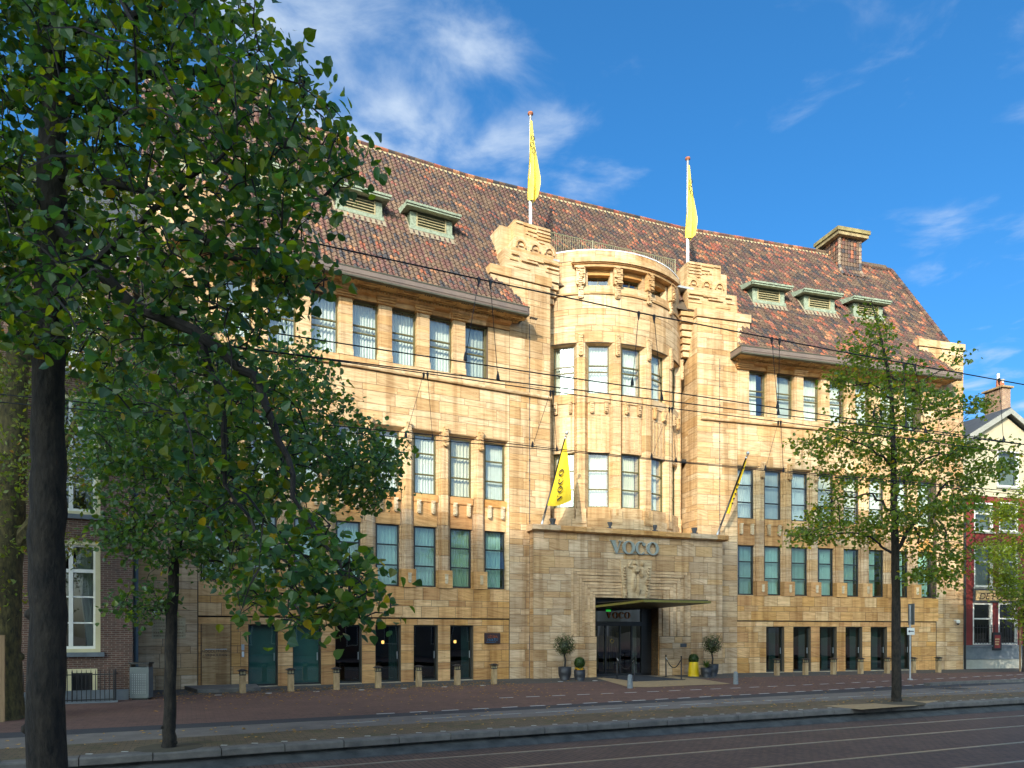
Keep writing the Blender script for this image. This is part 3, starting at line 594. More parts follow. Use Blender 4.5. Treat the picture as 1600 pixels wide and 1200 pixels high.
    for p, q in cuts(lo, hi, 1.2, 1.8): T('frieze').sect(fr, [(-.05, 15.13), (.03, 15.13), (.03, 15.30), (.2, 15.36), (.26, 15.42), (.26, 15.5), (-.05, 15.5)], p + .004, q - .004, tone(WARM))
    # soffit, dentils, coffers and gutter
    g0, g1 = (ends[0] + .0, .43) if sg > 0 else (-.36, ends[1] - .2)
    s0, s1 = g0 + .1, g1 - .1
    T('soffit').sect(fr, [(-.05, 15.5), (.26, 15.5), (.80, 15.58), (.80, 15.66), (-.05, 15.8)], s0, s1, (.52, .34, .14, .2))
    x = s0 + .05
    while x < s1 - .1: T('dentil_course').box(fr, x, x + .07, .2, .32, 15.42, 15.52, (.50, .33, .14, .3)); x += .14
    for c in tw + [tw[0] - 1.6, tw[-1] + 1.6]:
        if not (s0 < c < s1): continue
        for (u0, u1, e0, e1) in ((-.5, .5, .36, .40), (-.5, .5, .64, .68), (-.5, -.45, .4, .64), (.45, .5, .4, .64), (-.25, .25, .46, .58)):
            zz = lambda d: 15.5 + (d - .26) * .148
            T('coffer_bar').sect(fr, [(e0, zz(e0) - .035), (e1, zz(e1) - .035), (e1, zz(e1) + .02), (e0, zz(e0) + .02)], max(s0, c + u0), min(s1, c + u1), (.53, .35, .15, .3))
        for k in range(4): T('vent_row').box(fr, c + .62 + k * .09, c + .67 + k * .09, .60, .74, 15.545, 15.60, (.05, .04, .03, .1))
    gm = MB(); gm.sect(fr, [(.76, 15.56), (.93, 15.56), (.95, 15.64), (.97, 15.66), (.97, 15.84), (.90, 15.84), (.90, 15.70), (.76, 15.70)], g0, g1)
    for e in (g0, g1): gm.box(fr, e - .04, e + .04, -.1, .97, 15.58, 15.84)
    gu = gm.build('gutter', 'gutter_zinc', hotel)
    lp = MB(); lp.sect(fr, [(.74, 15.52), (.945, 15.52), (.945, 15.575), (.74, 15.575)], g0 - .02, g1 + .02); lp.sect(fr, [(.88, 15.835), (.985, 15.835), (.985, 15.88), (.88, 15.88)], g0 - .05, g1 + .05)
    for e in (g0, g1): lp.box(fr, e - .055, e + .055, -.1, .98, 15.84, 15.878); lp.box(fr, e - .05, e + .05, -.1, .94, 15.53, 15.585)
    lp.build('gutter_edge', 'gutter_lip', gu)
plain('teal_blind', (.10, .20, .19), (.08, .165, .16), 2, .7)
wing('L', 1, 1.6, [-1.55 - 1.6 * k for k in range(7)], (-13.4, 2.06))
wing('R', -1, 1.59, [1.20 + 1.59 * k for k in range(7)], (-2.06, 13.2))
# ---- end piers and the piers beside the bow
wall('L', -14.42, -12.47, 0, 15.9, .0, 1.5, GREY, .5, 1.1, 0); wall('R', 12.32, 14.16, 0, 15.9, .0, 1.5, GREY, .5, 1.1, 0)
wall('L', -14.42, -11.2, 15.9, 17.42, .0, 2., PALE); wall('R', 11.15, 14.16, 15.9, 17.42, 0., 2., PALE)
for fr, a, b in (('L', -14.48, -11.15), ('R', 11.08, 14.24), ('L', -.95, 2.1), ('R', -2.28, .76)):
    for p, q in cuts(a, b, .9, 1.5): T('parapet_cap').sect(fr, [(-2.2, 17.42), (.055, 17.46), (.06, 17.84), (-2.2, 17.84)], p + .004, q - .004, tone(PALE))
wall('L', .005, 2.05, 0, 6.5, .0, 2.2, GREY, .45, .95, 0); wall('L', .005, 2.05, 6.5, 17.42, .0, 3., PALE, .45, 1.05, 1); wall('L', -.92, 0., 15.9, 17.42, 0, 2., PALE)
wall('R', -2.23, -.005, 0, 6.5, .0, 2.2, GREY, .45, .95, 0); wall('R', -2.23, -.005, 6.5, 17.42, .0, 3., PALE, .45, 1.05, 1); wall('R', 0, .72, 15.9, 17.42, 0, 2., PALE)
ashlar('RR', -1.7, -.006, 6.5, 17.42, .012, PALE, .5, 1., 1)
# side walls, back wall, floors: the shell
sh = MB()
sh.box('L', -14.40, -14.2, -12, -.02, 0, 15.9); sh.box('R', 13.95, 14.14, -12, -.02, 0, 15.9)
for fr, a, b in (('L', -14.4, .8), ('C', -.3, 12.5), ('R', -.8, 14.1)): sh.box(fr, a, b, -11.2, -11, 0, 16)
for z in (2.5, 6.6, 10.5, 15.6):
    for fr, a, b in (('L', -14.2, .6), ('C', 0, 12.), ('R', -.6, 13.9)): sh.box(fr, a, b, -11, -1.25 if fr == 'C' else -.52, z, z + .2)
for fr, a, b in (('L', -14.2, .3), ('R', -.3, 13.9)): sh.box(fr, a, b, -3.1, -3.0, 0, 15.6)
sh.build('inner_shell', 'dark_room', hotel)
# ---- stepped turret blocks on the piers
def turret(fr, sg):
    X = lambda a, b: (a, b) if sg > 0 else (-b, -a)
    def blk(a, b, d0, d1, z0, z1, name='turret_block'):
        t0, t1 = X(a, b)
        m = MB(); m.box(fr, t0, t1, d0, d1, z0, z1, tone(PALE)); return m.build(name, 'travertine', hotel)
    def groove(a, b, d, z, h=.05):
        t0, t1 = X(a, b); T('carved_bar').box(fr, t0, t1, d - .02, d + .055, z, z + h * 1.5, tone(PALE))
    blk(-.12, 2.62, -2.6, -.18, 17.84, 18.32); blk(-.12, 2.62, -2.6, -.24, 18.32, 18.84)
    blk(.36, 2.6, -2.7, -.38, 18.84, 19.05)
    # arched stage: gabled top outline with three arches
    t0, t1 = X(.40, 2.58); n = 3; poly = [(t0, 19.05)]; w = (t1 - t0) / n
    for i in range(n):
        for k in range(7): a = math.pi * k / 6; poly.append((t0 + w * i + w / 2 - w / 2 * math.cos(a), 19.36 + .26 * math.sin(a)))
    poly.append((t1, 19.05)); m = MB(); m.prism(fr, poly, -2.7, -.42, tone(PALE)); m.build('turret_block', 'travertine', hotel)
    for i in range(n):
        c = t0 + w * i + w / 2; m = MB(); r0, r1 = .20, .255; q = []
        pts = [(c + r1 * math.cos(math.pi * k / 8), 19.12 + r1 * 1.35 * math.sin(math.pi * k / 8)) for k in range(9)] + [(c + r0 * math.cos(math.pi * k / 8), 19.12 + r0 * 1.35 * math.sin(math.pi * k / 8)) for k in range(8, -1, -1)]
        m.prism(fr, pts, -.43, -.34, tone(PALE)); m.box(fr, c - .1, c + .12, -.43, -.35, 19.17, 19.23, tone(PALE)); m.build('blind_arch', 'travertine', hotel)
    blk(.55, 2.38, -2.8, -.6, 19.05, 20.42); blk(.0, .6, -3.2, -.95, 18.8, 20.2)
    for k in range(5): groove(1.72 - .06 * (k % 2), 2.38, -.6, 19.66 + k * .155)
    for (a, b, z) in ((.62, .95, 20.28), (1.0, 1.62, 20.25), (1.2, 1.66, 20.05), (1.1, 1.22, 19.9), (1.3, 1.42, 19.88), (1.5, 1.64, 19.86)): groove(a, b, -.6, z, .04)
    for (a, b, z) in ((.2, .55, 18.62), (.7, 1.5, 18.42), (1.0, 1.8, 18.55), (1.75, 2.55, 18.6), (2.0, 2.6, 18.4), (.1, .5, 18.36), (1.9, 2.6, 18.18), (.3, 1.1, 18.08)): groove(a, b, -.2, z)
    tA, tB = X(2.05, 2.6)     # pendants stepping down into the corner beside the bow
    for k in range(7):
        u = .07 * k; T('pendant').box(fr, *X(2.06 if sg > 0 else 2.24, (2.62 if sg > 0 else 2.98) - u), -1.6, -.24 - u * 1.3, 17.84 - .30 * (k + 1), 17.84 - .30 * k - .05, tone(PALE))
    T('lead_flashing').sect(fr, [(-1.6, 19.5), (-1.0, 18.55), (-.75, 18.3), (-.78, 18.22), (-1.7, 19.45)], *X(-.26, -.11))
    st = MB()
    for k in range(5): st.box(fr, *X(-.97, -.9), -.55 + k * .16 - .02, -.55 + (k + 1) * .16, 17.0 - k * .26, 17.36 - k * .26)
    st.build('stepped_flashing', 'lead', hotel)
turret('L', 1); turret('R', -1)
tag_later = []
# ---- the bow
core.arc(-53, 53, 4.3, 4.93, 15.15, 17.4); ashlar_arc(-53, 53, 15.17, 17.32, BR, PALE, 0)
core.arc(-54, 54, 3.2, BR - .012, 6.73, 7.18); ashlar_arc(-54, 54, 6.73, 7.2, BR, PALE, 0)
for k in range(-2, 3):
    f = bow(k * 19.2); r = BR; half = .49
    window(f, -half, half, 12.86, 15.1, r - .30, (13.9, 14.18)); window(f, -half, half, 7.7, 10.2, r - .30, (8.55, 9.4))
    T('bow_lintel').sect(f, [(r - .6, 15.08), (r - .27, 15.08), (r - .03, 15.17), (r - .03, 15.3), (r - .6, 15.3)], -.62, .62, tone(PALE))
    T('bow_panel').box(f, -.5, .5, r - .6, r - .13, 10.2, 12.45, tone(PALE))
    for u in (-.36, -.12, .12, .36): T('bow_panel').box(f, u - .02, u + .02, r - .14, r - .10, 10.3, 11.9, tone(PALE))
    T('bow_panel').box(f, -.52, .52, r - .6, r - .08, 12.45, 12.86, tone(PALE)); T('bow_panel').box(f, -.52, .52, r - .6, r - .10, 7.2, 7.7, tone(PALE))
    T('bow_panel').box(f, -.5, .5, r - .3, r - .11, 11.86, 11.93, tone(PALE))
    for s in (-1, 1): corbel(f, s * .33, r - .13, 11.97, 12.48, .16, .2, pal=PALE)
for k in range(-3, 3):
    f = bow((k + .5) * 19.2); r = BR; z = 7.2
    while z < 15.1:
        h = min(random.uniform(.5, .8), 15.15 - z)
        if 15.15 - z - h < .25: h = 15.15 - z
        ribs = [(-.33, -.32), (-.26, -.2), (-.20, -.05), (-.17, .0), (-.06, .0), (-.05, -.015), (-.03, -.015), (-.02, 0), (.02, 0), (.03, -.015), (.05, -.015), (.06, 0), (.17, 0), (.20, -.05), (.26, -.2), (.33, -.32), (.33, -.6), (-.33, -.6)]
        T('bow_pier').plan(f, [(a, r + .02 + b) for a, b in ribs], z + .006, z + h - .006, tone(PALE)); z += h
    corbel(f, 0, r, 14.55, 15.5, .2, .17, 'carved_keystone', PALE)
    m = MB(); m.box(f, -.24, .24, r - .3, r + .05, 6.95, 7.62, tone(PALE)); m.build('pier_foot', 'travertine', hotel); corbel(f, 0, r + .04, 7.3, 7.6, .12, .05, pal=PALE)
# clerestory of the bow
r = BR; T('bow_band').arc(-53, 53, r - .5, r + .06, 17.33, 17.42, tone(PALE))
for p, q in cuts(-34, 34, 9, 14): T('bow_band').arc(p + .08, q - .08, r - .5, r + .0, 17.43, 17.73, tone(PALE))
for a, b in ((-53, -27), (27, 53)): core.arc(a, b, r - .6, r - .012, 17.42, 18.9); ashlar_arc(a, b, 17.43, 18.85, r, PALE, 0)
for k in (-1, 0, 1):
    f = bow(k * 19.2); window(f, -.50, .50, 17.74, 18.24, r - .42, (), 'frame_olive', curtain=False)
    m = MB(); m.box(f, -.02, .02, r - .46, r - .39, 17.78, 18.2); m.build('mullion', 'frame_olive', hotel)
for k in range(-2, 2):
    f = bow((k + .5) * 19.2); T('bow_band').box(f, -.30, .30, r - .6, r - .08, 17.73, 18.5, tone(PALE))
    corbel(f, 0, r - .05, 17.15, 17.75, .24, .2, pal=PALE); corbel(f, 0, r - .02, 17.72, 18.5, .40, .30, 'carved_console', PALE)
T('bow_band').arc(-27, 27, r - .6, r - .1, 18.24, 18.5, tone(WARM))
T('bow_cornice').arc(-32, 32, r - .3, r + .20, 18.49, 18.62, tone(PALE)); T('bow_cornice').arc(-33.5, 33.5, r - .3, r + .33, 18.66, 18.87, tone(PALE)); T('bow_cornice').arc(-32.8, 32.8, r - .3, r + .26, 18.61, 18.67, tone(WARM))
core.arc(-53, 53, r - .5, r - .012, 18.86, 19.3)
for p, q in cuts(-53, 53, 10, 17): stonearc(p, q, r, 18.87, 19.31, PALE)
cpg = MB(); cpg.arc(-53, 53, r - .55, r + .02, 19.31, 19.36, n=30); cpg.build('coping', 'white_cap', hotel)
dk = MB(); dk.box('C', 1.9, 10, -5, -.6, 18.9, 19.0); dk.arc(-53, 53, .2, r - .5, 19.0, 19.1); dk.build('deck', 'lead', hotel)
rl = MB(); q = [P('C', 2.6 + .12 * i, -1.75, 0) for i in range(60)]
rl.tube([P('C', 2.55, -1.75, 20.86), P('C', 9.7, -1.75, 20.86)], .025, 5); rl.tube([P('C', 2.55, -1.75, 19.95), P('C', 9.7, -1.75, 19.95)], .02, 5)
for p in q: rl.tube([(p[0], p[1], 19.6), (p[0], p[1], 20.86)], .012, 4)
for s_ in (2.55, 5, 7.3, 9.7): rl.tube([P('C', s_, -1.75, 18.95), P('C', s_, -1.75, 20.92)], .03, 5)
rl.build('railing', 'skylight_steel', hotel)
sk = empty('skylight', P('C', 4, -2.5, 19), hotel); m = MB()
for i in range(6):
    s_ = 2.3 + i * .75; m.tube([P('C', s_, -1.9, 19.8), P('C', s_ + .0, -3.5, 21.55)], .04, 4)
m.tube([P('C', 2.3, -3.5, 21.58), P('C', 6.1, -3.5, 21.58)], .05, 4); m.tube([P('C', 2.3, -1.9, 19.85), P('C', 6.1, -1.9, 19.85)], .05, 4); m.build('glazing_bar', 'skylight_steel', sk)
for i in range(5):
    s_ = 2.3 + i * .75; m = MB(); m.add([P('C', s_ + .03, -1.9, 19.82), P('C', s_ + .72, -1.9, 19.82), P('C', s_ + .72, -3.5, 21.56), P('C', s_ + .03, -3.5, 21.56)], [(0, 1, 2, 3)]); m.build('pane', 'green_glass', sk)
# ---- portal
pd = .36; s0, s1 = .98, 10.98; da, db = 4.08, 7.42
core.box('C', s0, 2.8, -.6, pd - .012, 0, 6.45); core.box('C', 9.15, s1, -.6, pd - .012, 0, 6.45); core.box('C', 2.8, 9.15, -.6, pd - .012, 4.88, 6.45)
core.box('C', 2.8, da, -.6, pd - .16, 0, 4.88); core.box('C', db, 9.15, -.6, pd - .16, 0, 4.88); core.box('C', da, db, -.3, pd - .16, 3.6, 4.88)
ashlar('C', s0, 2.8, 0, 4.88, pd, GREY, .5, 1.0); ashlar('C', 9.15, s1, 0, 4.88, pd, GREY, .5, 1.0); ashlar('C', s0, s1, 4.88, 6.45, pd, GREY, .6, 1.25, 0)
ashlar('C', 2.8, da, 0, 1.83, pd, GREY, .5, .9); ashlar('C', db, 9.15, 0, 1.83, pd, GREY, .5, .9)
FR['PRT'] = (P('C', s0, pd, 0)[:2], A2 - math.pi / 2); ashlar('PRT', -.42, -.004, 0, 6.45, .012, GREY, .3, .6)
MOULD = [tuple(x * k for x in gm_) for k in (1.08, 1.0, 1.14, .94)]
nb = 9
for k in range(nb):
    x0 = 2.8 + (da - 2.8) / nb * k; x1 = 9.15 - (9.15 - db) / nb * k; zt = 4.88 - (4.88 - 3.6) / nb * k; hx0 = (da - 2.8) / nb; hx1 = (9.15 - db) / nb; hz = (4.88 - 3.6) / nb; dd = pd - .012 - .012 * k + (.03 if k % 2 else 0)
    for za, zb in courses(1.84, zt, .62, .55):
        T('moulding').box('C', x0 + .006, x0 + hx0 - .012, dd - .2, dd, za + .004, zb - .004, tone(MOULD)); T('moulding').box('C', x1 - hx1 + .012, x1 - .006, dd - .2, dd, za + .004, zb - .004, tone(MOULD))
    for p, q in cuts(x0 + hx0, x1 - hx1, .9, 1.15): T('moulding').box('C', p + .004, q - .004, dd - .2, dd, zt - hz + .012, zt - .005, tone(MOULD))
for x0, x1 in ((da - .05, da), (db, db + .05)): T('moulding').box('C', x0, x1, -.62, pd - .14, 0, 3.6, tone(WARM))
for p, q in cuts(s0 - .16, s1 + .16, 1.1, 1.7): T('portal_cornice').sect('C', [(-.9, 6.45), (pd + .14, 6.45), (pd + .27, 6.50), (pd + .27, 6.68), (pd + .20, 6.72), (-.9, 6.72)], p + .004, q - .004, tone(WARM if random.random() < .6 else GREY))
T('portal_cornice').box('C', s0, s1, -3, -.85, 6.2, 6.7, tone(GREY))
# carved keystone relief above the door
rel = MB(); c = (.56, .42, .26, .3); rel.prism('C', [(5.28, 5.36), (6.98, 5.36), (6.80, 3.6), (5.45, 3.6)], pd - .1, pd + .05, c)
def blob(t, z, w, h, dep, c, n=8): 
    rel.add([P('C', t + w * math.cos(2 * math.pi * k / n), pd + .05, z + h * math.sin(2 * math.pi * k / n)) for k in range(n)] + [P('C', t + .5 * w * math.cos(2 * math.pi * k / n), pd + .05 + dep * 1.5, z + .5 * h * math.sin(2 * math.pi * k / n)) for k in range(n)], [(k, (k + 1) % n, n + (k + 1) % n, n + k) for k in range(n)] + [tuple(range(n, 2 * n))], c)
blob(6.02, 5.22, .1, .13, .13, c); blob(6.42, 5.18, .09, .12, .11, c); blob(6.08, 4.92, .22, .24, .12, c); blob(6.42, 4.78, .14, .28, .09, c); blob(5.98, 4.35, .16, .5, .08, c); blob(6.22, 4.2, .16, .55, .09, c)
for a, b_ in (((5.95, 5.0), (5.68, 5.06)), ((5.68, 5.06), (5.82, 5.3)), ((6.25, 4.98), (6.46, 4.7))): rel.tube([P('C', *a[:1], pd + .10, a[1]), P('C', b_[0], pd + .10, b_[1])], .055, 6, c)
for i in range(11):
    zz = 5.0 - i * .13
    for t in (5.46 + .012 * i, 6.80 - .014 * i): blob(t + random.uniform(-.03, .03), zz, random.uniform(.08, .13), random.uniform(.04, .07), random.uniform(.04, .09), c, 5)
for z in (4.9, 4.35, 3.85):
    for t in (5.52, 6.74): rel.prism('C', [(t - .14, z), (t + .14, z), (t, z - .22)], pd + .05, pd + .09, c)
rel.build('carved_relief', 'travertine', hotel)
# entrance: glazed screen, doors, transom lettering, canopy
ent = empty('entrance', P('C', 5.7, -.45, 0), hotel); d = -.42
m = MB(); m.box('C', da, da + .28, d - .06, d + .06, 0, 3.6); m.box('C', db - .55, db, d - .06, d + .06, 0, 3.6); m.box('C', da, db, d - .08, d + .1, 2.33, 2.53); m.box('C', da, db, d - .06, d + .06, 3.12, 3.6); m.box('C', da, db, d - .06, d + .06, 0, .1)
for x in (4.95, 5.72, 6.35): m.box('C', x - .03, x + .03, d - .05, d + .05, .1, 2.33)
m.build('door_frame', 'black_metal', ent)
for x0, x1 in ((da + .28, 4.92), (4.98, 5.69), (5.75, 6.32), (6.38, db - .55)): pane('C', x0, x1, .1, 2.33, d, 'door_glass', ent)
pane('C', da + .28, db - .55, 2.53, 3.12, d, 'door_glass', ent)
m = MB(); m.add([P('C', 6.55 + .25 * k / 20, d - .3 + .03 * math.sin(k), z) for z in (0.1, 2.33) for k in range(21)], [(k, k + 1, 22 + k, 21 + k) for k in range(20)]); m.build('drape', 'curtain', ent, True)
rm = MB()
for i in range(22): x = random.uniform(4.4, 6.8); rm.box('C', x, x + random.uniform(.02, .12), -2.6, -2.55, .2, random.uniform(1.8, 3.1), tone(WARM))
rm.build('lobby_panelling', 'louvre', ent)
m = MB(); m.box('C', 5.05, 5.28, d - .1, d - .05, 3.0, 3.09); m.build('exit_sign', 'exit_green', ent)
m = MB(); m.lathe(P('C', 5.12, d + .02, 1.55), [(.10, 0), (.10, .012)], 14); 
m = MB(); th = [2 * math.pi * k / 16 for k in range(17)]; m.tube([P('C', 5.3 + .09 * math.cos(a), d + .03, 1.62 + .09 * math.sin(a)) for a in th], .012, 4); m.build('door_emblem', 'gold', ent)
def glyph(ch, w, h):        # high-contrast serif capitals as outlines (x,z), counter-clockwise; returns (outer, inner or None)
    E_ = lambda cx, cz, rx, rz, n=28: [(cx + rx * math.cos(2 * math.pi * k / n), cz + rz * math.sin(2 * math.pi * k / n)) for k in range(n)]
    if ch == 'O': return [('ring', E_(w / 2, h / 2, w / 2, h * .52), E_(w / 2, h / 2, w * .27, h * .44))]
    if ch == 'C':
        out, inn = [], []
        for k in range(25):
            a = math.radians(42 + 276 * k / 24); out.append((w / 2 + w / 2 * math.cos(a), h / 2 + h * .52 * math.sin(a))); inn.append((w / 2 + .03 * w + w * .29 * math.cos(a), h / 2 + h * .45 * math.sin(a)))
        return [('strip', out, inn), ('poly', E_(w * .80, h * .80, w * .14, h * .13, 14))]
    if ch == 'V':
        return [('poly', [(w * .06, h), (w * .36, h), (w * .63, h * .22), (w * .53, 0), (w * .47, 0)]), ('poly', [(w * .53, 0), (w * .60, h * .18), (w * .86, h), (w * .78, h)]), ('poly', [(0, h * .95), (w * .46, h * .95), (w * .46, h), (0, h)]), ('poly', [(w * .66, h * .95), (w, h * .95), (w, h), (w * .66, h)])]
def letter(ch, fr, t, d0, d1, z, w, h, mat, par, name='letter', M=None):
    m = MB(); Q = M or (lambda x, y, dd: P(fr, t + x, dd, z + y))
    for g_ in glyph(ch, w, h):
        if g_[0] == 'poly':
            n = len(g_[1]); m.add([Q(x, y, dd) for dd in (d0, d1) for x, y in g_[1]], [tuple(range(n)), tuple(range(n, 2 * n))] + [(i, (i + 1) % n, n + (i + 1) % n, n + i) for i in range(n)])
        else:
            a, b = g_[1], g_[2]; n = len(a); cl = g_[0] == 'ring'; rng = range(n if cl else n - 1)
            v = [Q(x, y, dd) for dd in (d0, d1) for x, y in a + b]; f = []
            for i in rng:
                j = (i + 1) % n
                for o_ in (0, 2 * n): f.append((o_ + i, o_ + j, o_ + n + j, o_ + n + i))
                f += [(i, j, 2 * n + j, 2 * n + i), (n + i, n + j, 3 * n + j, 3 * n + i)]
            m.add(v, f)
    return m.build(name, mat, par)
sg_ = empty('hotel_sign', P('C', 5.9, pd, 5.6)); tag(sg_, 'raised grey VOCO letters on the wall above the portal relief', 'sign')
for ch, t, w in (('V', 4.70, .66), ('O', 5.34, .66), ('C', 6.02, .56), ('O', 6.62, .66)):
    letter(ch, 'C', t, pd + .09, pd + .15, 5.62, w, .58, 'sign_grey', sg_); letter(ch, 'C', t + .012, pd + .05, pd + .088, 5.61, w * 1.02, .60, 'sign_edge', sg_, 'letter_edge')
m = MB(); m.box('C', 4.95, 7.05, pd + .005, pd + .05, 5.62, 5.65); m.build('mounting_rail', 'sign_grey', sg_)
for ch, t, w in (('V', 5.0, .30), ('O', 5.34, .30), ('C', 5.68, .26), ('O', 5.98, .30)): letter(ch, 'C', t, d + .02, d + .04, 2.68, w, .30, 'copper_letter', ent)
can = empty('entrance_canopy', P('C', 5.7, pd, 3.2), hotel)
m = MB(); v = [P('C', x, dd, z) for (x, dd, z) in ((4.1, -.2, 3.14), (7.38, -.2, 3.14), (7.38, 4.25, 3.24), (4.1, 4.25, 3.24), (4.1, -.2, 3.24), (7.38, -.2, 3.24), (7.38, 4.25, 3.34), (4.1, 4.25, 3.34))]
m.add(v, [(0, 1, 2, 3)]); m.build('soffit', 'canopy_wood', can)
m = MB(); m.add(v, [(0, 3, 7, 4), (3, 2, 6, 7), (1, 5, 6, 2)]); m.build('fascia', 'canopy_edge', can)
m = MB(); m.box('C', 4.14, 7.3, -.2, 4.15, 3.345, 3.38); m.build('canopy_roof', 'black_metal', can)
# threshold, mat
stp = MB(); q = [loc('C', *ground(x, y)) for x, y in ((931, 1059.5), (980, 1073.5), (1012, 1074.5), (1060, 1072), (1143, 1069), (1100, 1062), (1036, 1055.5))]
stp.add([P('C', t, dd, .012) for t, dd in q], [tuple(range(len(q)))]); tag(stp.build('entrance_apron', 'sand_stone'), kind='structure')
cm = MB(); cm.box('C', 4.2, 6.6, .55, 3.5, .0, .03); tag(cm.build('entrance_mat', 'mat_carpet'), 'dark door mat laid between the rope barriers', 'mat')
# ---- small fittings on the facade
for i, s_ in enumerate((1.9, 4.75, 7.1, 9.35)):
    pp = P('C', s_, .35, 6.72); m = MB(); m.lathe(pp, [(.09, .02), (.10, .1), (.14, .24), (.15, .30)], 10); m.box('C', s_ - .15, s_ + .15, .25, .45, 6.72, 6.78)
    tag(m.build('floodlight', 'slate'), ['small black floodlight on the portal cornice beside the slack flag', 'small black floodlight on the portal cornice under the second bow window', 'small black floodlight on the portal cornice under the third bow window', 'small black floodlight on the portal cornice by the tightly furled flag'][i], 'floodlight', 'floodlights on the portal cornice')
for fr, t, z1 in (('L', .98, 15.6), ('R', -1.0, 15.5)):
    m = MB(); m.tube([P(fr, t, .025, 0), P(fr, t, .025, z1)], .014, 5); m.tube([P(fr, t, .04, 0), P(fr, t, .04, 1.9)], .03, 6)
    for z in np.arange(.6, z1, .9): m.box(fr, t - .022, t + .022, 0, .05, z, z + .04)
    m.build('lightning_conductor', 'slate', hotel)
def cctv(fr, t, z, lab):
    e = empty('security_camera', P(fr, t, .0, z)); tag(e, lab, 'camera', 'dome cameras on the hotel wall')
    m = MB(); m.box(fr, t - .05, t + .05, 0, .22, z + .2, z + .26); m.lathe(P(fr, t, .22, z), [(.08, .08), (.10, .12), (.10, .2), (.05, .26)], 10); m.build('housing', 'white_paint', e)
    m = MB(); m.lathe(P(fr, t, .22, z - .02), [(.02, 0), (.06, .03), (.08, .10)], 10); m.build('dome', 'black_metal', e)
cctv('L', -13.85, 2.55, 'white dome camera above the carved plaque'); cctv('R', 13.55, 2.45, 'white dome camera at the wall end by the red house')
pq = MB(); t0, z0 = at('L', 237, 998); t1, z1 = at('L', 290, 965); pq.box('L', t0, t1, -.02, .012, z0, z1, (.45, .36, .22, .2))
for k in range(6):
    zz = z1 - .07 - k * (z1 - z0 - .08) / 6; x = t0 + .06
    while x < t1 - .1: w = random.uniform(.03, .07); pq.box('L', x, x + w, .012, .02, zz - (.05 if k > 3 else .03), zz, (.25, .18, .1, .3)); x += w + .02
pq.build('carved_plaque', 'travertine', hotel)
pl_ = empty('emergency_door', P('L', -11.86, 0, 0), hotel)
m = MB()
for (za, zb, sp_) in ((.03, .55, 1), (.55, 1.08, 0), (1.08, 1.6, 1), (1.6, 1.85, 0), (1.85, 2.3, 1)):
    for p, q in ((-12.33, -11.86), (-11.86, -11.37)) if sp_ else ((-12.33, -11.37),): m.box('L', p + .006, q - .006, -.03, -.025 + random.uniform(-.003, .003), za + .006, zb - .006, tone([(.42, .26, .12), (.45, .28, .13)]))
m.build('stone_panel', 'travertine', pl_)
m = MB(); m.box('L', -12.36, -12.34, -.05, -.02, 0, 2.32); m.box('L', -11.36, -11.34, -.05, -.02, 0, 2.32); m.build('door_gap', 'black_metal', pl_)
text('NOODUITGANG', .125, 'L', -11.85, -.018, 1.30, 'black_letter', pl_); text('VRIJHOUDEN', .125, 'L', -11.85, -.018, 1.16, 'black_letter', pl_)
m = MB(); m.box('L', -12.22, -11.48, -.02, -.012, 1.40, 1.425); m.build('strip', 'silver', pl_)
ic = empty('intercom', P('L', -10.95, -.05, 1.1)); tag(ic, 'small steel intercom with card reader beside the green glass door', 'intercom')
m = MB(); m.box('L', -10.99, -10.89, -.05, -.01, 1.36, 1.58); m.build('speaker_panel', 'silver', ic); m = MB(); m.box('L', -10.98, -10.9, -.05, .01, 1.12, 1.32); m.build('card_reader', 'sign_edge', ic)
ms = empty('restaurant_sign', P('L', -.82, 0, 1.55)); tag(ms, 'small maroon sign with orange and blue lettering on the hotel wall', 'sign')
m = MB(); m.box('L', -1.19, -.46, -.04, .03, 1.55, 2.0); m.build('board', 'maroon', ms)
m = MB()
def strokes(m, segs, x0, z0, sx, sz):
    for seg in segs: m.tube([P('L', x0 + a * sx, .034, z0 + b * sz) for a, b in seg], .011, 4)
strokes(m, [[(0, 1), (.05, .1), (.14, .1), (.17, 1)], [(.25, 1.2), (.24, .1)], [(.25, .2), (.36, 0), (.44, .4), (.40, .9), (.30, .9)], [(.5, .95), (.6, .95), (.52, .1), (.62, .2)], [(.66, .05), (.68, .9), (.74, .9), (.74, .2)], [(.8, 0), (.9, 1), (1, 0)], [(.84, .4), (.97, .4)]], -1.05, 1.78, .46, .12); m.build('lettering', 'orange_letter', ms)
m = MB(); strokes(m, [[(0, 0), (.03, 1), (.1, .3), (.17, 1), (.2, 0)], [(.26, 0), (.33, 1), (.4, 0)], [(.46, 0), (.46, 1), (.54, .6), (.46, .5), (.56, 0)], [(.6, 1), (.74, 1)], [(.67, 1), (.67, 0)], [(.8, 1), (.78, -.5), (.6, -.6), (-.1, -.6)], [(.86, 0), (.88, 1), (.96, 0), (.98, 1)]], -1.07, 1.66, .5, .10); m.build('lettering', 'blue_letter', ms)
m = MB(); m.box('C', 8.55, 8.9, pd, pd + .02, 1.33, 1.5); m.build('letter_plate', 'slate', hotel)
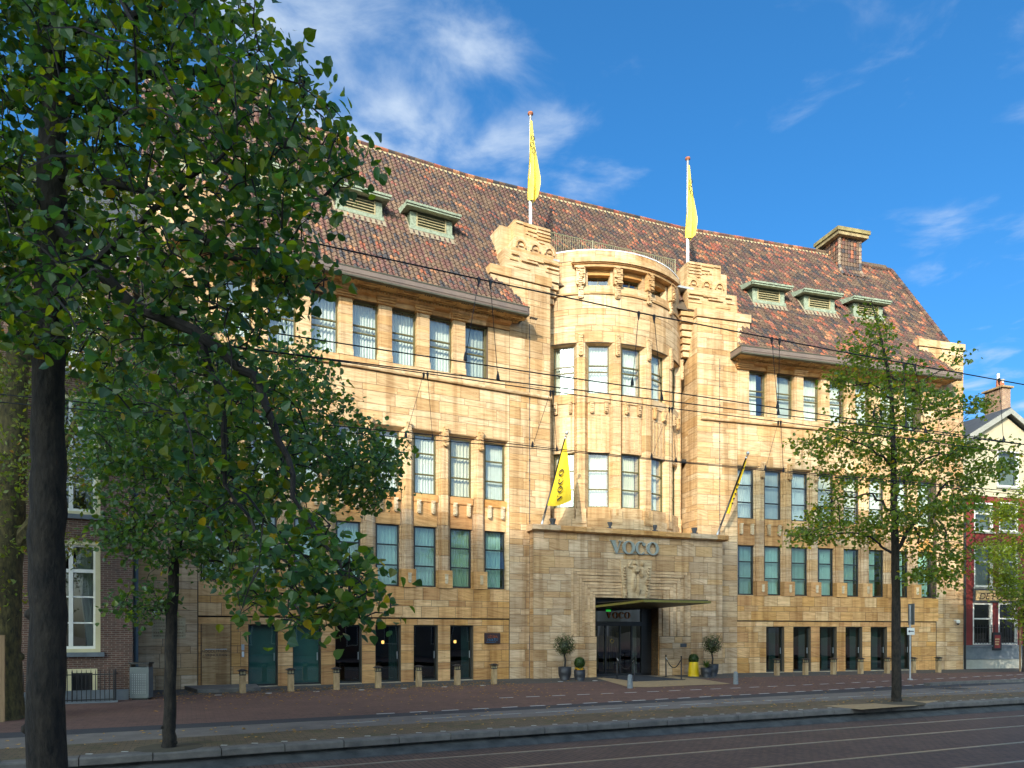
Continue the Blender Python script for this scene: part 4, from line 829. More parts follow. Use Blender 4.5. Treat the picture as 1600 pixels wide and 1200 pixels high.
# ---- flush all the trim, cores and stones
for name, mb in trim: mb.build(name, 'lead' if name == 'lead_flashing' else 'travertine', hotel)
for name, mb in joined.items(): mb.build(name, 'travertine', hotel)['kind'] = 'stuff'
core.build('masonry_core', 'mortar', hotel)
STONES.sort(key=lambda s: -s[0]); rest = MB()
for i, (ar, kind, a, c) in enumerate(STONES):
    m = MB() if i < 290 else rest
    (m.box if kind == 'b' else m.arc)(*a, c)
    if i < 290: m.build('stone', 'travertine', hotel)
o = rest.build('stone_facing', 'travertine', hotel); o['kind'] = 'stuff'
print('stones', len(STONES))
# ---- roof: eaves d=.9 z=15.84, ridge d=-5.1 z=24.7
EV, ZE, RD, ZR = .92, 15.84, -5.1, 24.7
SLOPE = (ZR - ZE) / (EV - RD); SL = math.hypot(ZR - ZE, EV - RD); CU, SU = (EV - RD) / SL, (ZR - ZE) / SL
zr = lambda d: ZE + (EV - d) * SLOPE
H1, H2 = math.tan((A1 - A2) / 2), math.tan((A2 - A3) / 2)
def rng(fr, d):
    k = (d + .45) / 1.37
    if k > 0:
        if fr == 'L': return -11.2 - 1.5 * k, -.9 + 1.28 * k
        if fr == 'R': return .75 - 1.05 * k, 11.15 + 1.5 * k
    if fr == 'L': return -14.15, -d * H1
    if fr == 'C': return d * H1, 12.154 - d * H2
    return d * H2, 13.72
roof = MB()
for fr in 'LCR':
    if fr != 'C':
        (a0, b0), (a1, b1) = rng(fr, EV), rng(fr, -.449); roof.add([P(fr, a0, EV, ZE - .09), P(fr, b0, EV, ZE - .09), P(fr, b1, -.449, zr(-.449) - .09), P(fr, a1, -.449, zr(-.449) - .09)], [(0, 1, 2, 3)])
    for d0, d1 in ((-.45, RD),):
        a0, b0 = rng(fr, d0); a1, b1 = rng(fr, d1)
        roof.add([P(fr, a0, d0, zr(d0) - .09), P(fr, b0, d0, zr(d0) - .09), P(fr, b1, d1, zr(d1) - .09), P(fr, a1, d1, zr(d1) - .09)], [(0, 1, 2, 3)])
        roof.add([P(fr, a1, RD, ZR - .09), P(fr, b1, RD, ZR - .09), P(fr, b1 , -11.2, ZE), P(fr, a1, -11.2, ZE)], [(0, 1, 2, 3)])
for fr, t in (('L', -14.1), ('R', 13.68)): roof.add([P(fr, t, EV - 1, zr(EV - 1)), P(fr, t, RD, ZR - .1), P(fr, t, -11.2, ZE), P(fr, t, -11.2, 10), P(fr, t, EV - 1, 10)], [(0, 1, 2, 3, 4)])
roof_o = roof.build('roof', 'mortar', hotel)
TW, TE = .235, .255
DARK = [(.130, .075, .048), (.105, .062, .045), (.155, .092, .055), (.120, .058, .048), (.070, .052, .046), (.145, .092, .06), (.050, .044, .046), (.165, .105, .066), (.14, .065, .05)]
ORG_ = [(.36, .115, .055), (.32, .09, .05), (.42, .19, .09), (.36, .15, .085), (.26, .085, .06)]
tiles = MB(); NX = 6; prof = [(.040 * math.cos(math.pi * (i / NX * 2.0 - .62)) if i / NX < .81 else .040 * math.cos(math.pi)) for i in range(NX + 1)]
prof = [.042 * math.cos(2 * math.pi * (i / NX) - 1.9) for i in range(NX + 1)]
def vn(x, y):      # cheap smooth noise for colour drifts
    return .5 + .25 * (math.sin(x * .9 + 1.7 * math.sin(y * .5)) + math.sin(y * 1.1 + 1.3 * math.sin(x * .43 + 2)))
def tile(fr, t, u, w=TW, e=TE, col=(1, 1, 1, 0), lift=0.):
    v = []
    for (uu, lf) in ((u, .030), (u + e + .045, .0)):
        d = EV - uu * CU; z = ZE + uu * SU
        for i in range(NX + 1): h = prof[i] + lf + lift; v.append(P(fr, t + w * i / NX, d + h * SU, z + h * CU))
    n = NX + 1
    for i in range(n): d = EV - u * CU; z = ZE + u * SU; h = prof[i] + lift - .004; v.append(P(fr, t + w * i / NX, d + h * SU, z + h * CU))
    f = [(i, i + 1, n + i + 1, n + i) for i in range(NX)] + [(i, i + 1, 2 * n + i + 1, 2 * n + i) for i in range(NX)]
    tiles.add(v, f, col)
for fr in 'LCR':
    for j in range(int(SL / TE) + 1):
        u = j * TE; d = EV - u * CU; a, b = rng(fr, d)
        if fr == 'C' and d > -.7: continue
        k0, k1 = math.floor(a / TW), math.ceil(b / TW)
        for k in range(k0, k1):
            t = k * TW
            if t + TW < a + .06 or t > b - .06: continue
            X, Y, _ = P(fr, t, d, 0); sX = loc('C', X, Y)[0]
            if fr == 'R' and t > 11.3 and d < -4.62: continue
            pO = (.035 + .17 * max(0, min(1, (sX + 6) / 20))) * (.55 + .9 * vn(sX * 1.2, u * 1.3) ** 2)
            if random.random() < pO: c = random.choice(ORG_)
            else:
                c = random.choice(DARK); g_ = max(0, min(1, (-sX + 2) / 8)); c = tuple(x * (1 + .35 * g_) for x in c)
            kk = random.uniform(.74, .98); tiles.add([], [], None) if False else None
            tile(fr, t, u, col=(c[0] * kk, c[1] * kk, c[2] * kk, random.random()))
o = tiles.build('roof_tile', 'roof_tile', roof_o); o['kind'] = 'stuff'
# ridge and verge tiles
rt = MB()
def halfround(p0, p1, r, col):
    rt.tube([p0, p1], [r, r * .86], 8, col)
for fr, a, b in (('L', -14.1, -RD * H1), ('C', RD * H1, 12.154 - RD * H2), ('R', RD * H2, 11.2)):
    t = a
    while t < b - .1: c = random.choice(DARK + ORG_); halfround(P(fr, t, RD, ZR + .05), P(fr, min(b, t + .36), RD, ZR + .06), .12, (*c, .5)); t += .33
t = 11.3
while t < 13.6: c = random.choice(DARK); halfround(P('R', t, -4.65, zr(-4.65) + .05), P('R', t + .36, -4.65, zr(-4.65) + .06), .12, (*c, .5)); t += .33
u = 0
while u < SL - .4:
    d = EV - u * CU; z = ZE + u * SU
    if d < -.5 and d > -4.6:
        c = random.choice(DARK + ORG_[:1]); d2 = EV - (u + .36) * CU; z2 = ZE + (u + .36) * SU; halfround(P('R', 13.72, d, z + .05), P('R', 13.72, d2, z2 + .04), .12, (*c, .5)); halfround(P('L', -14.15, d, z + .05), P('L', -14.15, d2, z2 + .04), .12, (*c, .5))
    u += .33
o = rt.build('ridge_tile', 'roof_tile', roof_o); o['kind'] = 'stuff'
rc = MB()
for fr, a, b in (('L', -14.1, -RD * H1), ('C', RD * H1, 12.154 - RD * H2), ('R', RD * H2, 11.2)): rc.sect(fr, [(RD + .13, ZR - .16), (RD + .03, ZR + .05), (RD - .1, ZR + .05), (RD - .1, ZR - .3)], a, b, (.45, .36, .2, .4))
rc.build('ridge_mortar', 'roof_tile', roof_o)
plain('apron_mortar', (.34, .28, .19), (.26, .21, .14), 6, .9)
# ---- dormers with copper hoods and louvres
def dormer(fr, t0):
    e = empty('dormer', P(fr, t0 + .96, -1.4, 19.28), hotel); t1 = t0 + 1.93; z0 = 19.28; d = -1.38
    m = MB(); m.box(fr, t0, t1, -2.6, d - .06, z0 - .05, z0 + .78); m.build('dormer_body', 'copper_dark', e)
    m = MB(); m.box(fr, t0, t0 + .28, d - .06, d - .02, z0 + .1, z0 + .72); m.box(fr, t1 - .28, t1, d - .06, d - .02, z0 + .1, z0 + .72); m.box(fr, t0 - .04, t1 + .04, d - .06, d + .07, z0 - .06, z0 + .1); m.build('dormer_front', 'copper_patina', e)
    m = MB(); m.box(fr, t0 + .28, t0 + .34, d - .06, d, z0 + .1, z0 + .72); m.build('louvre_post', 'louvre', e); m = MB(); m.box(fr, t1 - .34, t1 - .28, d - .06, d, z0 + .1, z0 + .72); m.build('louvre_post', 'louvre', e)
    for k in range(5): m = MB(); z = z0 + .14 + k * .118; m.sect(fr, [(d - .06, z + .06), (d - .05, z + .07), (d + .005, z + .02), (d - .005, z)], t0 + .34, t1 - .34); m.build('slat', 'louvre', e)
    m = MB(); o_ = .25
    m.add([P(fr, t, dd, z) for t, dd, z in ((t0 - o_, -2.55, 20.55), (t1 + o_, -2.55, 20.55), (t1 + o_, d + .32, z0 + .92), (t0 - o_, d + .32, z0 + .92), (t0 - o_, -2.4, z0 + .9), (t1 + o_, -2.4, z0 + .9), (t1 + o_, d + .32, z0 + .76), (t0 - o_, d + .32, z0 + .76))], [(0, 1, 2, 3), (3, 2, 6, 7), (0, 3, 7, 4), (1, 5, 6, 2), (4, 7, 6, 5)])
    m.box(fr, t0 - o_ - .04, t1 + o_ + .04, d + .24, d + .37, z0 + .84, z0 + .93); m.build('hood', 'copper_patina', e)
    m = MB(); m.sect(fr, [(-1.15, z0 - .35), (-1.35, z0 - .02), (-1.6, z0 - .02), (-1.3, z0 - .42)], t0 - .1, t1 + .1)
    for a in (t0 - .12, t1 + .02): m.add([P(fr, a, -1.1, zr(-1.1) + .07), P(fr, a + .1, -1.1, zr(-1.1) + .07), P(fr, a + .1, -2.4, zr(-2.4) + .07), P(fr, a, -2.4, zr(-2.4) + .07)], [(0, 1, 2, 3)])
    m.build('mortar_apron', 'apron_mortar', e)
for t in (-13.5, -10.35, -7.2, -4.04): dormer('L', t)
for t in (1.82, 4.97, 8.13): dormer('R', t)
# ---- tiled chimneys with a wide slab cap
def chimney(fr, t0, t1):
    e = empty('chimney', P(fr, (t0 + t1) / 2, -4.8, 23.2), hotel)
    m = MB(); m.box(fr, t0, t1, -5.55, -4.2, 21.5, 25.3); m.build('stack', 'mortar', e)
    m = MB()
    rows = np.arange(22.9, 25.25, .24)
    for z in rows:
        fl_ = max(0, 23.7 - z) ** 2 * .53
        k = t0
        while k < t1 - .05:
            c = random.choice(DARK + ORG_[:1]); w = min(.2, t1 - k)
            v = [P(fr, k + w * i / 4, -4.2 + fl_ + .04 + .035 * math.sin(math.pi * i / 4), z) for i in range(5)] + [P(fr, k + w * i / 4, -4.2 + max(0, 23.7 - z - .26) ** 2 * .53 + .015 + .035 * math.sin(math.pi * i / 4), z + .26) for i in range(5)]
            m.add(v, [(i, i + 1, 6 + i, 5 + i) for i in range(4)], (*c, .5)); k += .2
        for tt, sg in ((t0, -1), (t1, 1)):
            dd = -5.5
            while dd < -4.25:
                c = random.choice(ORG_[:3] + DARK[:3]); v = [P(fr, tt + sg * (.04 + .035 * math.sin(math.pi * i / 4)), dd + .2 * i / 4, z) for i in range(5)] + [P(fr, tt + sg * (.015 + .035 * math.sin(math.pi * i / 4)), dd + .2 * i / 4, z + .26) for i in range(5)]
                m.add(v, [(i, i + 1, 6 + i, 5 + i) for i in range(4)], (*c, .5)); dd += .2
            m.tube([P(fr, tt, -4.18 + fl_, z), P(fr, tt, -4.18 + max(0, 23.7 - z - .25) ** 2 * .53, z + .26)], [.11, .085], 7, (*random.choice([(.30, .22, .15), (.08, .08, .09), (.22, .14, .1)]), .3))
    o = m.build('stack_tile', 'roof_tile', e); o['kind'] = 'stuff'
    m = MB(); m.box(fr, t0 - .42, t1 + .42, -5.92, -3.78, 25.45, 25.66, (.30, .24, .10, .2)); m.box(fr, t0 - .34, t1 + .34, -5.84, -3.86, 25.25, 25.45, (.34, .26, .13, .3)); m.build('chimney_cap', 'chimney_slab', e)
attr_mat('chimney_slab', .9, .3, 3, .5)
chimney('R', 9.55, 11.0); chimney('L', -11.0, -9.55)
# ================================================================ FLAGS
def flagmesh(rows, cols, fn):       # fn(i/rows, j/cols) -> world point
    m = MB(); v = [fn(i / rows, j / cols) for i in range(rows + 1) for j in range(cols + 1)]
    m.add(v, [(i * (cols + 1) + j, i * (cols + 1) + j + 1, (i + 1) * (cols + 1) + j + 1, (i + 1) * (cols + 1) + j) for i in range(rows) for j in range(cols)]); return m
def mast(s_, d, z0, z1, lab, side):
    b = P('C', s_, d, z0); e = empty('flagpole', b); tag(e, lab, 'flagpole', 'white flagpoles on the turrets')
    m = MB(); m.tube([b, (b[0], b[1], z1)], [.075, .05], 10); m.build('pole', 'white_cap', e, True)
    m = MB(); m.lathe((b[0], b[1], z1), [(.06, -.02), (.13, .02), (.12, .09), (.03, .12)], 12); m.build('truck', 'terracotta', e, True)
    top = z1 - .35; hgt = 3.75
    def fn(a, c):                     # limp flag: hangs in folds beside its pole, wider towards the bottom
        w = .10 + .62 * a * (1 if a < .78 else 1 - (a - .78) * 2.2)
        x = (c - (.25 if side < 0 else .55)) * w + .04 * side; fold = .17 * a * math.sin(c * 11 + a * 4) + .06
        z = top - hgt * a * (1 - .16 * abs(c - .45)) 
        p = P('C', s_ + x, d + .07 + fold, z); return p
    fl_ = flagmesh(40, 26, fn).build('flag', 'pale_flag', e, True)
    for k, (a, c) in enumerate(((.22, .5), (.30, .42), (.38, .5))):
        p = fn(a, c); q = loc('C', p[0], p[1]); t, dd = q
        letter('OCO'[k], 'C', t - .1, dd + .10, dd + .104, p[2] - .16, .20, .24, 'black_letter', fl_, 'letter')
mast(1.42, -1.0, 20.42, 25.55, 'tall white flagpole with limp yellow flag, on the turret beside the skylight', -1)
mast(9.93, -1.0, 20.42, 25.55, 'tall white flagpole with limp yellow flag, on the turret away from the skylight', -1)
def leaning(b, t, lab, spread, shift):
    p0, p1 = Vector(P('C', *b)), Vector(P('C', *t)); e = empty('banner_pole', p0); tag(e, lab, 'flagpole', 'leaning flagpoles on the portal cornice')
    u = (p1 - p0); m = MB(); m.tube([p0 + u * .10, p0 + u * .96], [.045, .035], 8); m.build('pole', 'black_metal', e, True)
    m = MB(); m.tube([p0, p0 + u * .12], .05, 8); m.tube([p0 + u * .94, p0 + u * .97], .045, 8); m.build('socket', 'silver', e, True)
    m = MB(); m.lathe(p1, [(.01, -.1), (.07, -.06), (.085, 0), (.06, .06), (.01, .085)], 12); m.build('finial', 'silver', e, True)
    # banner tied along the pole, its free edge hanging straight down
    L_ = 2.55 if spread > .3 else 2.7
    def fn(a, c):
        q = p0 + u * (.93 - (.72 if spread > .3 else .66) * a); dn = Vector((0, 0, -1))
        if spread > .3:
            sd = Vector(P('C', 1, 0, 0)) - Vector(P('C', 0, 0, 0)); od = Vector(P('C', 0, 1, 0)) - Vector(P('C', 0, 0, 0)); fr_ = p0 + u * .93 + sd * (.04 + .26 * a); fr_.z = q.z - .02 + .10 * a
            g_ = q.lerp(fr_, c); return tuple(g_ + od * (.09 * math.sin(c * 6.5 + a * 3) * a + .03) + dn * (.10 * a * math.sin(c * 3.14)))
        w = spread * (a ** .9) ; wave = .07 * math.sin(c * 7 + a * 5) * (1 if spread > .3 else .6)
        side = Vector(P('C', 1, 0, 0)) - Vector(P('C', 0, 0, 0)); out_ = Vector(P('C', 0, 1, 0)) - Vector(P('C', 0, 0, 0))
        return tuple(q + side * (c * w + .03) + out_ * (wave + shift * c * a) + dn * (c * .35 * a * (1 if spread > .3 else .2) * -1 + .1 * c))
    f_ = flagmesh(40, 22, fn).build('flag', 'yellow_flag', e, True)
    if spread > .3:
        for k, ch in enumerate('OCOV'):
            a = .50 + k * .13; c = .55; p = Vector(fn(a, c)); q = Vector(fn(a, c + .2)); r_ = Vector(fn(a + .1, c)); ax = (p - r_).normalized(); ay = -(q - p).normalized()
            nrm = ax.cross(ay).normalized(); nrm = nrm if nrm.y < 0 else -nrm
            h, w = .30, .27
            letter(ch, 'C', 0, .035, .04, 0, w, h, 'black_letter', f_, 'letter', M=lambda x, y, dd, p=p, ax=ax, ay=ay, nrm=nrm: tuple(p + ax * (x - w / 2) + ay * (y - h / 2) + nrm * (dd + .05)))
    else:
        for k in range(5):
            a = .45 + k * .09; p = Vector(fn(a, .5)); m = MB(); m.lathe(p + Vector((0, -.09, 0)), [(.01, -.05), (.05, 0), (.01, .05)], 7); m.build('lettering', 'black_letter', f_)
leaning((1.35, .42, 6.74), (1.76, 2.05, 10.36), 'black leaning flagpole with a hanging yellow VOCO banner, its letters readable', .78, .1)
leaning((10.62, .42, 6.74), (11.1, 2.05, 10.36), 'black leaning flagpole with a yellow banner furled tight round it', .17, .1)
# ================================================================ STREET FURNITURE BY THE HOTEL
def lantern():
    e = empty('bollard_light', (0, 0, 0)); FR['tmp'] = ((0, 0), 0)
    m = MB(); m.box('tmp', -.095, .095, -.095, .095, 0, .46); m.box('tmp', -.08, .08, -.08, .08, .46, .475); m.box('tmp', -.095, .095, -.095, .095, .475, .52); m.box('tmp', -.08, .08, -.08, .08, .52, .535); m.box('tmp', -.095, .095, -.095, .095, .535, .59); m.build('post', 'bollard_stone', e)
    m = MB(); m.box('tmp', -.10, .10, -.10, .10, .59, .62); m.box('tmp', -.012, .012, .085, .10, .62, .73); 
    for a, b in ((-.1, -.085), (.085, .1)):
        for c, d in ((-.1, -.085), (.085, .1)): m.box('tmp', a, b, c, d, .62, .73)
    m.box('tmp', -.15, .15, -.15, .15, .73, .75); m.add([(x, y, .75) for x, y in ((-.14, -.14), (.14, -.14), (.14, .14), (-.14, .14))] + [(x, y, .80) for x, y in ((-.06, -.06), (.06, -.06), (.06, .06), (-.06, .06))], [(0, 1, 5, 4), (1, 2, 6, 5), (2, 3, 7, 6), (3, 0, 4, 7), (4, 5, 6, 7)]); m.build('lantern_head', 'black_metal', e)
    m = MB(); m.box('tmp', -.08, .08, -.08, .08, .625, .725); m.build('lens', 'louvre', e)
    return e
proto = lantern(); first = True
def put(proto_, fr, t, d, z, label, cat, group):
    global first
    o = proto_ if first else copy_tree(proto_); first = False
    o.location = P(fr, t, d, z); o.rotation_euler.z = FR[fr][1]; tag(o, label, cat, group); return o
for k in range(7): put(proto, 'L', -1.9 - 1.56 * k, 2.42 if k < 4 else 2.6, 0, ['stone bollard light in front of the maroon sign', 'stone bollard light before the first glass door from the maroon sign', 'stone bollard light before the second glass door from the maroon sign', 'stone bollard light before the third glass door from the maroon sign', 'stone bollard light before the fourth glass door from the maroon sign', 'stone bollard light between the two green glass doors', 'stone bollard light in front of the emergency exit door'][k], 'bollard light', 'bollard lights along the hotel wall')
for k in range(7): put(proto, 'R', .72 + 1.58 * k, 2.15, 0, '%s stone bollard light from the entrance on the side of the red house' % ['first', 'second', 'third', 'fourth', 'fifth', 'sixth', 'seventh'][k], 'bollard light', 'bollard lights along the hotel wall')
lens_uplights = MB()
for k in range(9):
    c = P('L', -2.7 - 1.56 * k, 3.1, 0) if k < 7 else P('C', 1.3 + 1.6 * (k - 7), 2.4, 0)
    m = MB(); m.lathe(c, [(.11, -.01), (.11, .01), (.08, .014)], 12); o = m.build('ground_light', 'silver', None); tag(o, ['flush round steel pavement light, %s one from the maroon sign towards the brick house' % w_ for w_ in ('first', 'second', 'third', 'fourth', 'fifth', 'sixth', 'seventh')][k] if k < 7 else ['flush round steel pavement light beside the olive pot by the flowering topiary', 'flush round steel pavement light between the topiary and the rope barrier'][k - 7], 'light', 'ground lights in the pavement')
def planter(fr, t, d, r0, r1, h, mat, name, label, plant):
    b = P(fr, t, d, 0); e = empty(name, b); tag(e, label, 'planter', 'planters beside the entrance')
    m = MB(); pr = [(r0, 0), ((r0 + r1) / 2 + .03, h * .45), (r1, h)] if r1 > r0 else [(r0 * .97, 0), (r0, h * .12), (r1, h * .9), (r1 * .96, h)]
    m.lathe(b, pr + [(r1 * .9, h), (r1 * .88, h - .05)], 18); m.build('pot', mat, e, True); plant(e, b, h); return e
def leafball(e, b, z, r, n, size, cols, squash=1., name='foliage', core_=True, up=0.):
    m = MB()
    for i in range(n):
        v = Vector(rs.normal(size=3)).normalized(); q = Vector(b) + Vector((v.x * r, v.y * r, z + v.z * r * squash)) + Vector(rs.normal(size=3)) * r * .05
        if not core_: q = Vector(b) + Vector((0, 0, z)) + Vector((v.x * r, v.y * r, v.z * r * squash)) * (random.random() ** .45)
        addleaf(m, q, (v + Vector((0, 0, up))).normalized(), size * random.uniform(.7, 1.3), random.choice(cols), False)
    m.build(name, 'leaf', e)
def addleaf(m, p, nrm, s, col, heart=True):
    a = Vector(nrm).cross(Vector(rs.normal(size=3)))
    a = a.normalized() if a.length > 1e-6 else Vector((1, 0, 0)); b = Vector(nrm).cross(a)
    k = random.uniform(.8, 1.2); c = (col[0] * k, col[1] * k, col[2] * k, 1)
    if heart:
        fo = Vector(nrm) * s * random.uniform(.08, .22)
        A = [(0, 0, 0), (.30, .06, .5), (.46, .30, 1), (.36, .62, .8), (.12, .88, .3), (0, 1.05, 0)]
        R_ = [p + a * (x * s) + b * (y * s) + fo * z for x, y, z in A]; L_ = [p - a * (x * s) + b * (y * s) + fo * z for x, y, z in A]
        m.add([tuple(q) for q in R_], [tuple(range(6))], c); m.add([tuple(q) for q in L_], [(5, 4, 3, 2, 1, 0)], c)
    else: m.add([tuple(q) for q in (p - a * s * .28, p + b * s * .45, p + a * s * .28, p - b * s * .55)], [(0, 1, 2, 3)], c)
G1 = [(.035, .075, .012), (.028, .06, .010), (.05, .10, .016)]; OL = [(.055, .075, .03), (.04, .06, .025), (.08, .10, .05), (.035, .05, .02)]
def olive(e, b, h):
    m = MB(); p = Vector(b); m.tube([p + Vector((0, 0, h - .05)), p + Vector((.03, 0, h + .25)), p + Vector((-.02, .02, h + .55))], [.045, .04, .03], 7)
    for k in range(9): a = k * .7; m.tube([p + Vector((-.02, .02, h + .5)), p + Vector((.28 * math.cos(a), .28 * math.sin(a), h + .8 + .04 * k)), p + Vector((.40 * math.cos(a + .2), .4 * math.sin(a + .2), h + 1.0 + .05 * k))], [.018, .012, .005], 4)
    m.build('trunk', 'bark_twig', e); leafball(e, b, h + .95, .52, 1500, .075, OL, 1.0, core_=False, up=.4)
def topiary(e, b, h, flowers=True):
    leafball(e, b, h + .30 if flowers else h + .14, .24, 900, .05, G1)
    m = MB(); m.lathe((b[0], b[1], b[2] + (h + .06 if flowers else h - .1)), [(.08, 0), (.2, .1), (.22, .24), (.18, .38), (.05, .46)], 12); m.build('core', 'leaf_core', e)
    if flowers: leafball(e, b, h + .05, .2, 160, .08, [(.65, .42, .01), (.6, .35, .01), (.05, .09, .02)], .4, 'blossom')
plain('leaf_core', (.03, .055, .012), (.02, .035, .008), 9, .9)
def fern(e, b, h):
    m = MB(); p = Vector(b) + Vector((0, 0, h))
    for k in range(46):
        a = random.uniform(0, 6.28); L_ = random.uniform(.3, .52); el = random.uniform(.3, 1.4); dr = Vector((math.cos(a) * math.cos(el), math.sin(a) * math.cos(el), math.sin(el))); sd = dr.cross(Vector((0, 0, 1))).normalized() * .022
        q0, q1, q2 = p, p + dr * L_ * .6, p + dr * L_ + Vector((0, 0, -.06)); m.add([tuple(x) for x in (q0 - sd * .5, q0 + sd * .5, q1 + sd, q1 - sd, q2)], [(0, 1, 2, 3), (3, 2, 4)], (.06, .10, .03, 1))
    m.build('foliage', 'leaf', e)
planter('C', 1.96, 1.45, .20, .29, .56, 'pot_black', 'olive_planter', 'olive tree in a wide black pot next to the flowering topiary', olive)
planter('C', 2.36, 2.05, .18, .24, .45, 'pot_black', 'topiary_planter', 'clipped green ball over yellow flowers in a small black pot', lambda e, b, h: topiary(e, b, h))
planter('C', 8.66, 1.25, .26, .22, .66, 'yellow_pot', 'topiary_planter', 'clipped green ball in a tall yellow pot by the rope barrier', lambda e, b, h: topiary(e, b, h, False))
planter('C', 8.85, 1.95, .19, .26, .42, 'pot_black', 'fern_planter', 'spiky green plant in a round black pot by the yellow pot', fern)
planter('C', 9.42, 1.62, .20, .29, .56, 'pot_black', 'olive_planter', 'olive tree in a wide black pot behind the spiky plant', olive)
def barrier(a, b, lab):
    e = empty('rope_barrier', P('C', *a, 0)); tag(e, lab, 'barrier', 'rope barriers at the entrance')
    for q in (a, b):
        c = P('C', *q, 0); m = MB(); m.lathe(c, [(.17, .012), (.17, .03), (.03, .04), (.025, .95), (.035, .97), (.03, 1.02)], 12); m.build('post', 'black_metal', e, True)
    m = MB(); A, B = Vector(P('C', *a, .9)), Vector(P('C', *b, .9)); m.tube([A.lerp(B, k / 14) + Vector((0, 0, -.42 * (1 - (2 * k / 14 - 1) ** 2))) for k in range(15)], .02, 6); m.build('rope', 'black_metal', e, True)
    for q, s in ((A, .08), (B, .92)): m = MB(); p = A.lerp(B, s); m.tube([q, p + Vector((0, 0, -.1))], .024, 6); m.build('hook', 'silver', e)
barrier((4.36, 1.7), (4.2, 3.4), 'black rope barrier on the side of the flowering topiary'); barrier((7.02, 1.46), (6.57, 3.29), 'black rope barrier on the side of the yellow pot')
for px_, lab in (((984.3, 1075.4), 'short grey stone bollard in front of the entrance mat'), ((1149.6, 1069.1), 'short grey stone bollard in front of the wing end beyond the olive pots')):
    x, y = ground(*px_); m = MB(); m.lathe((x, y, 0), [(.105, 0), (.085, .46), (.08, .48), (.02, .50)], 10); tag(m.build('stone_bollard', 'granite'), lab, 'bollard', 'short stone bollards')
# no-parking style sign post
x, y = ground(1422, 1062); e = empty('sign_post', (x, y, 0)); tag(e, 'grey sign post with edge-on plate above a white arrow plate', 'sign')
m = MB(); m.tube([(x, y, 0), (x, y, 3.2)], .035, 8); m.tube([(x, y, 0), (x, y, .04)], .1, 8); m.build('post', 'lead', e)
m = MB(); FR['tmp'] = ((x, y), 1.5); m.box('tmp', -.28, .28, .04, .06, 2.35, 3.25); m.build('plate', 'zinc_grey', e)
FR['sgn'] = ((x, y), .12); m = MB(); m.box('sgn', -.17, .17, .04, .055, 1.92, 2.22); m.build('arrow_plate', 'white_paint', e)
m = MB(); m.prism('sgn', [(-.13, 2.07), (-.05, 2.13), (-.05, 2.09), (.13, 2.09), (.13, 2.05), (-.05, 2.05), (-.05, 2.01)], .055, .06); m.build('arrow', 'black_letter', e)
# litter bin
x, y = ground(221, 1093); e = empty('litter_bin', (x, y, 0)); tag(e, 'grey steel litter bin with perforated panel between the brick house and the hotel', 'bin'); FR['bin'] = ((x, y), .12)
m = MB(); m.box('bin', -.27, .27, -.18, .18, .06, .98); m.build('body', 'bin_grey', e); m = MB(); m.box('bin', -.29, .29, -.2, .2, 1.07, 1.12)
for a in (-.26, .23): m.box('bin', a, a + .03, -.17, .17, .98, 1.07)
m.build('lid', 'black_metal', e); m = MB()
for i in range(7):
    for j in range(12): m.box('bin', -.2 + i * .06, -.18 + i * .06, .18, .187, .2 + j * .05, .22 + j * .05)
o = m.build('perforation', 'lead', e); o['kind'] = 'stuff'; m = MB(); m.box('bin', -.22, .22, -.14, .14, 0, .06); m.build('foot', 'black_metal', e)
# step at the emergency exit
st = MB(); st.plan('L', [(-12.9, .0), (-12.6, 2.1), (-10.6, 2.1), (-10.5, .0)], 0, .13); tag(st.build('exit_step', 'kerb_stone'), kind='structure')
# ================================================================ BRICK HOUSE (standing forward of the hotel)
hd = 3.55
bh = empty('brick_house', P('L', -20, hd, 0)); tag(bh, 'dark brick townhouse with cream sash windows beside the hotel end', 'house')
def hw(x0, y0, x1, y1): (a, zb), (b, zt) = at('L', x0, y1, hd), at('L', x1, y0, hd); return a, b, zb, zt
WIN = [hw(62, 846, 157, 1020), hw(62, 622, 157, 800)]
w0 = WIN[0]; dw = w0[1] - w0[0]
WIN += [(w0[0] - 3.4 * k, w0[1] - 3.4 * k, z0, z1) for k in (1, 2, 3) for (_, _, z0, z1) in WIN[:2]]
WIN += [(a, b, 9.6, 11.9) for a, b, _, _ in WIN[::2][:1] + WIN[2::2]]
BAS = [(w0[0] + .1 - 3.4 * k, w0[0] + 1.25 - 3.4 * k, .05, .85) for k in range(4)]
BAS[0] = hw(104, 1062, 152, 1104)[:2] + (.05, .95)
xs = sorted({-34., -14.5} | {e_ for w in WIN + BAS for e_ in w[:2]}); zs = sorted({0., 13.2} | {e_ for w in WIN + BAS for e_ in w[2:]})
bw = MB()
for i in range(len(xs) - 1):
    for j in range(len(zs) - 1):
        cx, cz = (xs[i] + xs[i + 1]) / 2, (zs[j] + zs[j + 1]) / 2
        if any(a < cx < b and c < cz < d for a, b, c, d in WIN + BAS): continue
        bw.add([P('L', xs[i], hd, zs[j]), P('L', xs[i + 1], hd, zs[j]), P('L', xs[i + 1], hd, zs[j + 1]), P('L', xs[i], hd, zs[j + 1])], [(0, 1, 2, 3)])
bw.add([P('L', -14.5, hd, 0), P('L', -14.5, -8, 0), P('L', -14.5, -8, 13.2), P('L', -14.5, hd, 13.2)], [(0, 1, 2, 3)]); bw.add([P('L', -34, hd, 0), P('L', -34, -8, 0), P('L', -34, -8, 13.2), P('L', -34, hd, 13.2)], [(0, 1, 2, 3)])
for a, b, c, d in WIN + BAS: bw.box('L', a - .0, a + .001, hd - .2, hd, c, d); bw.box('L', b - .001, b, hd - .2, hd, c, d)
bw.build('wall', 'brick_wall', bh)
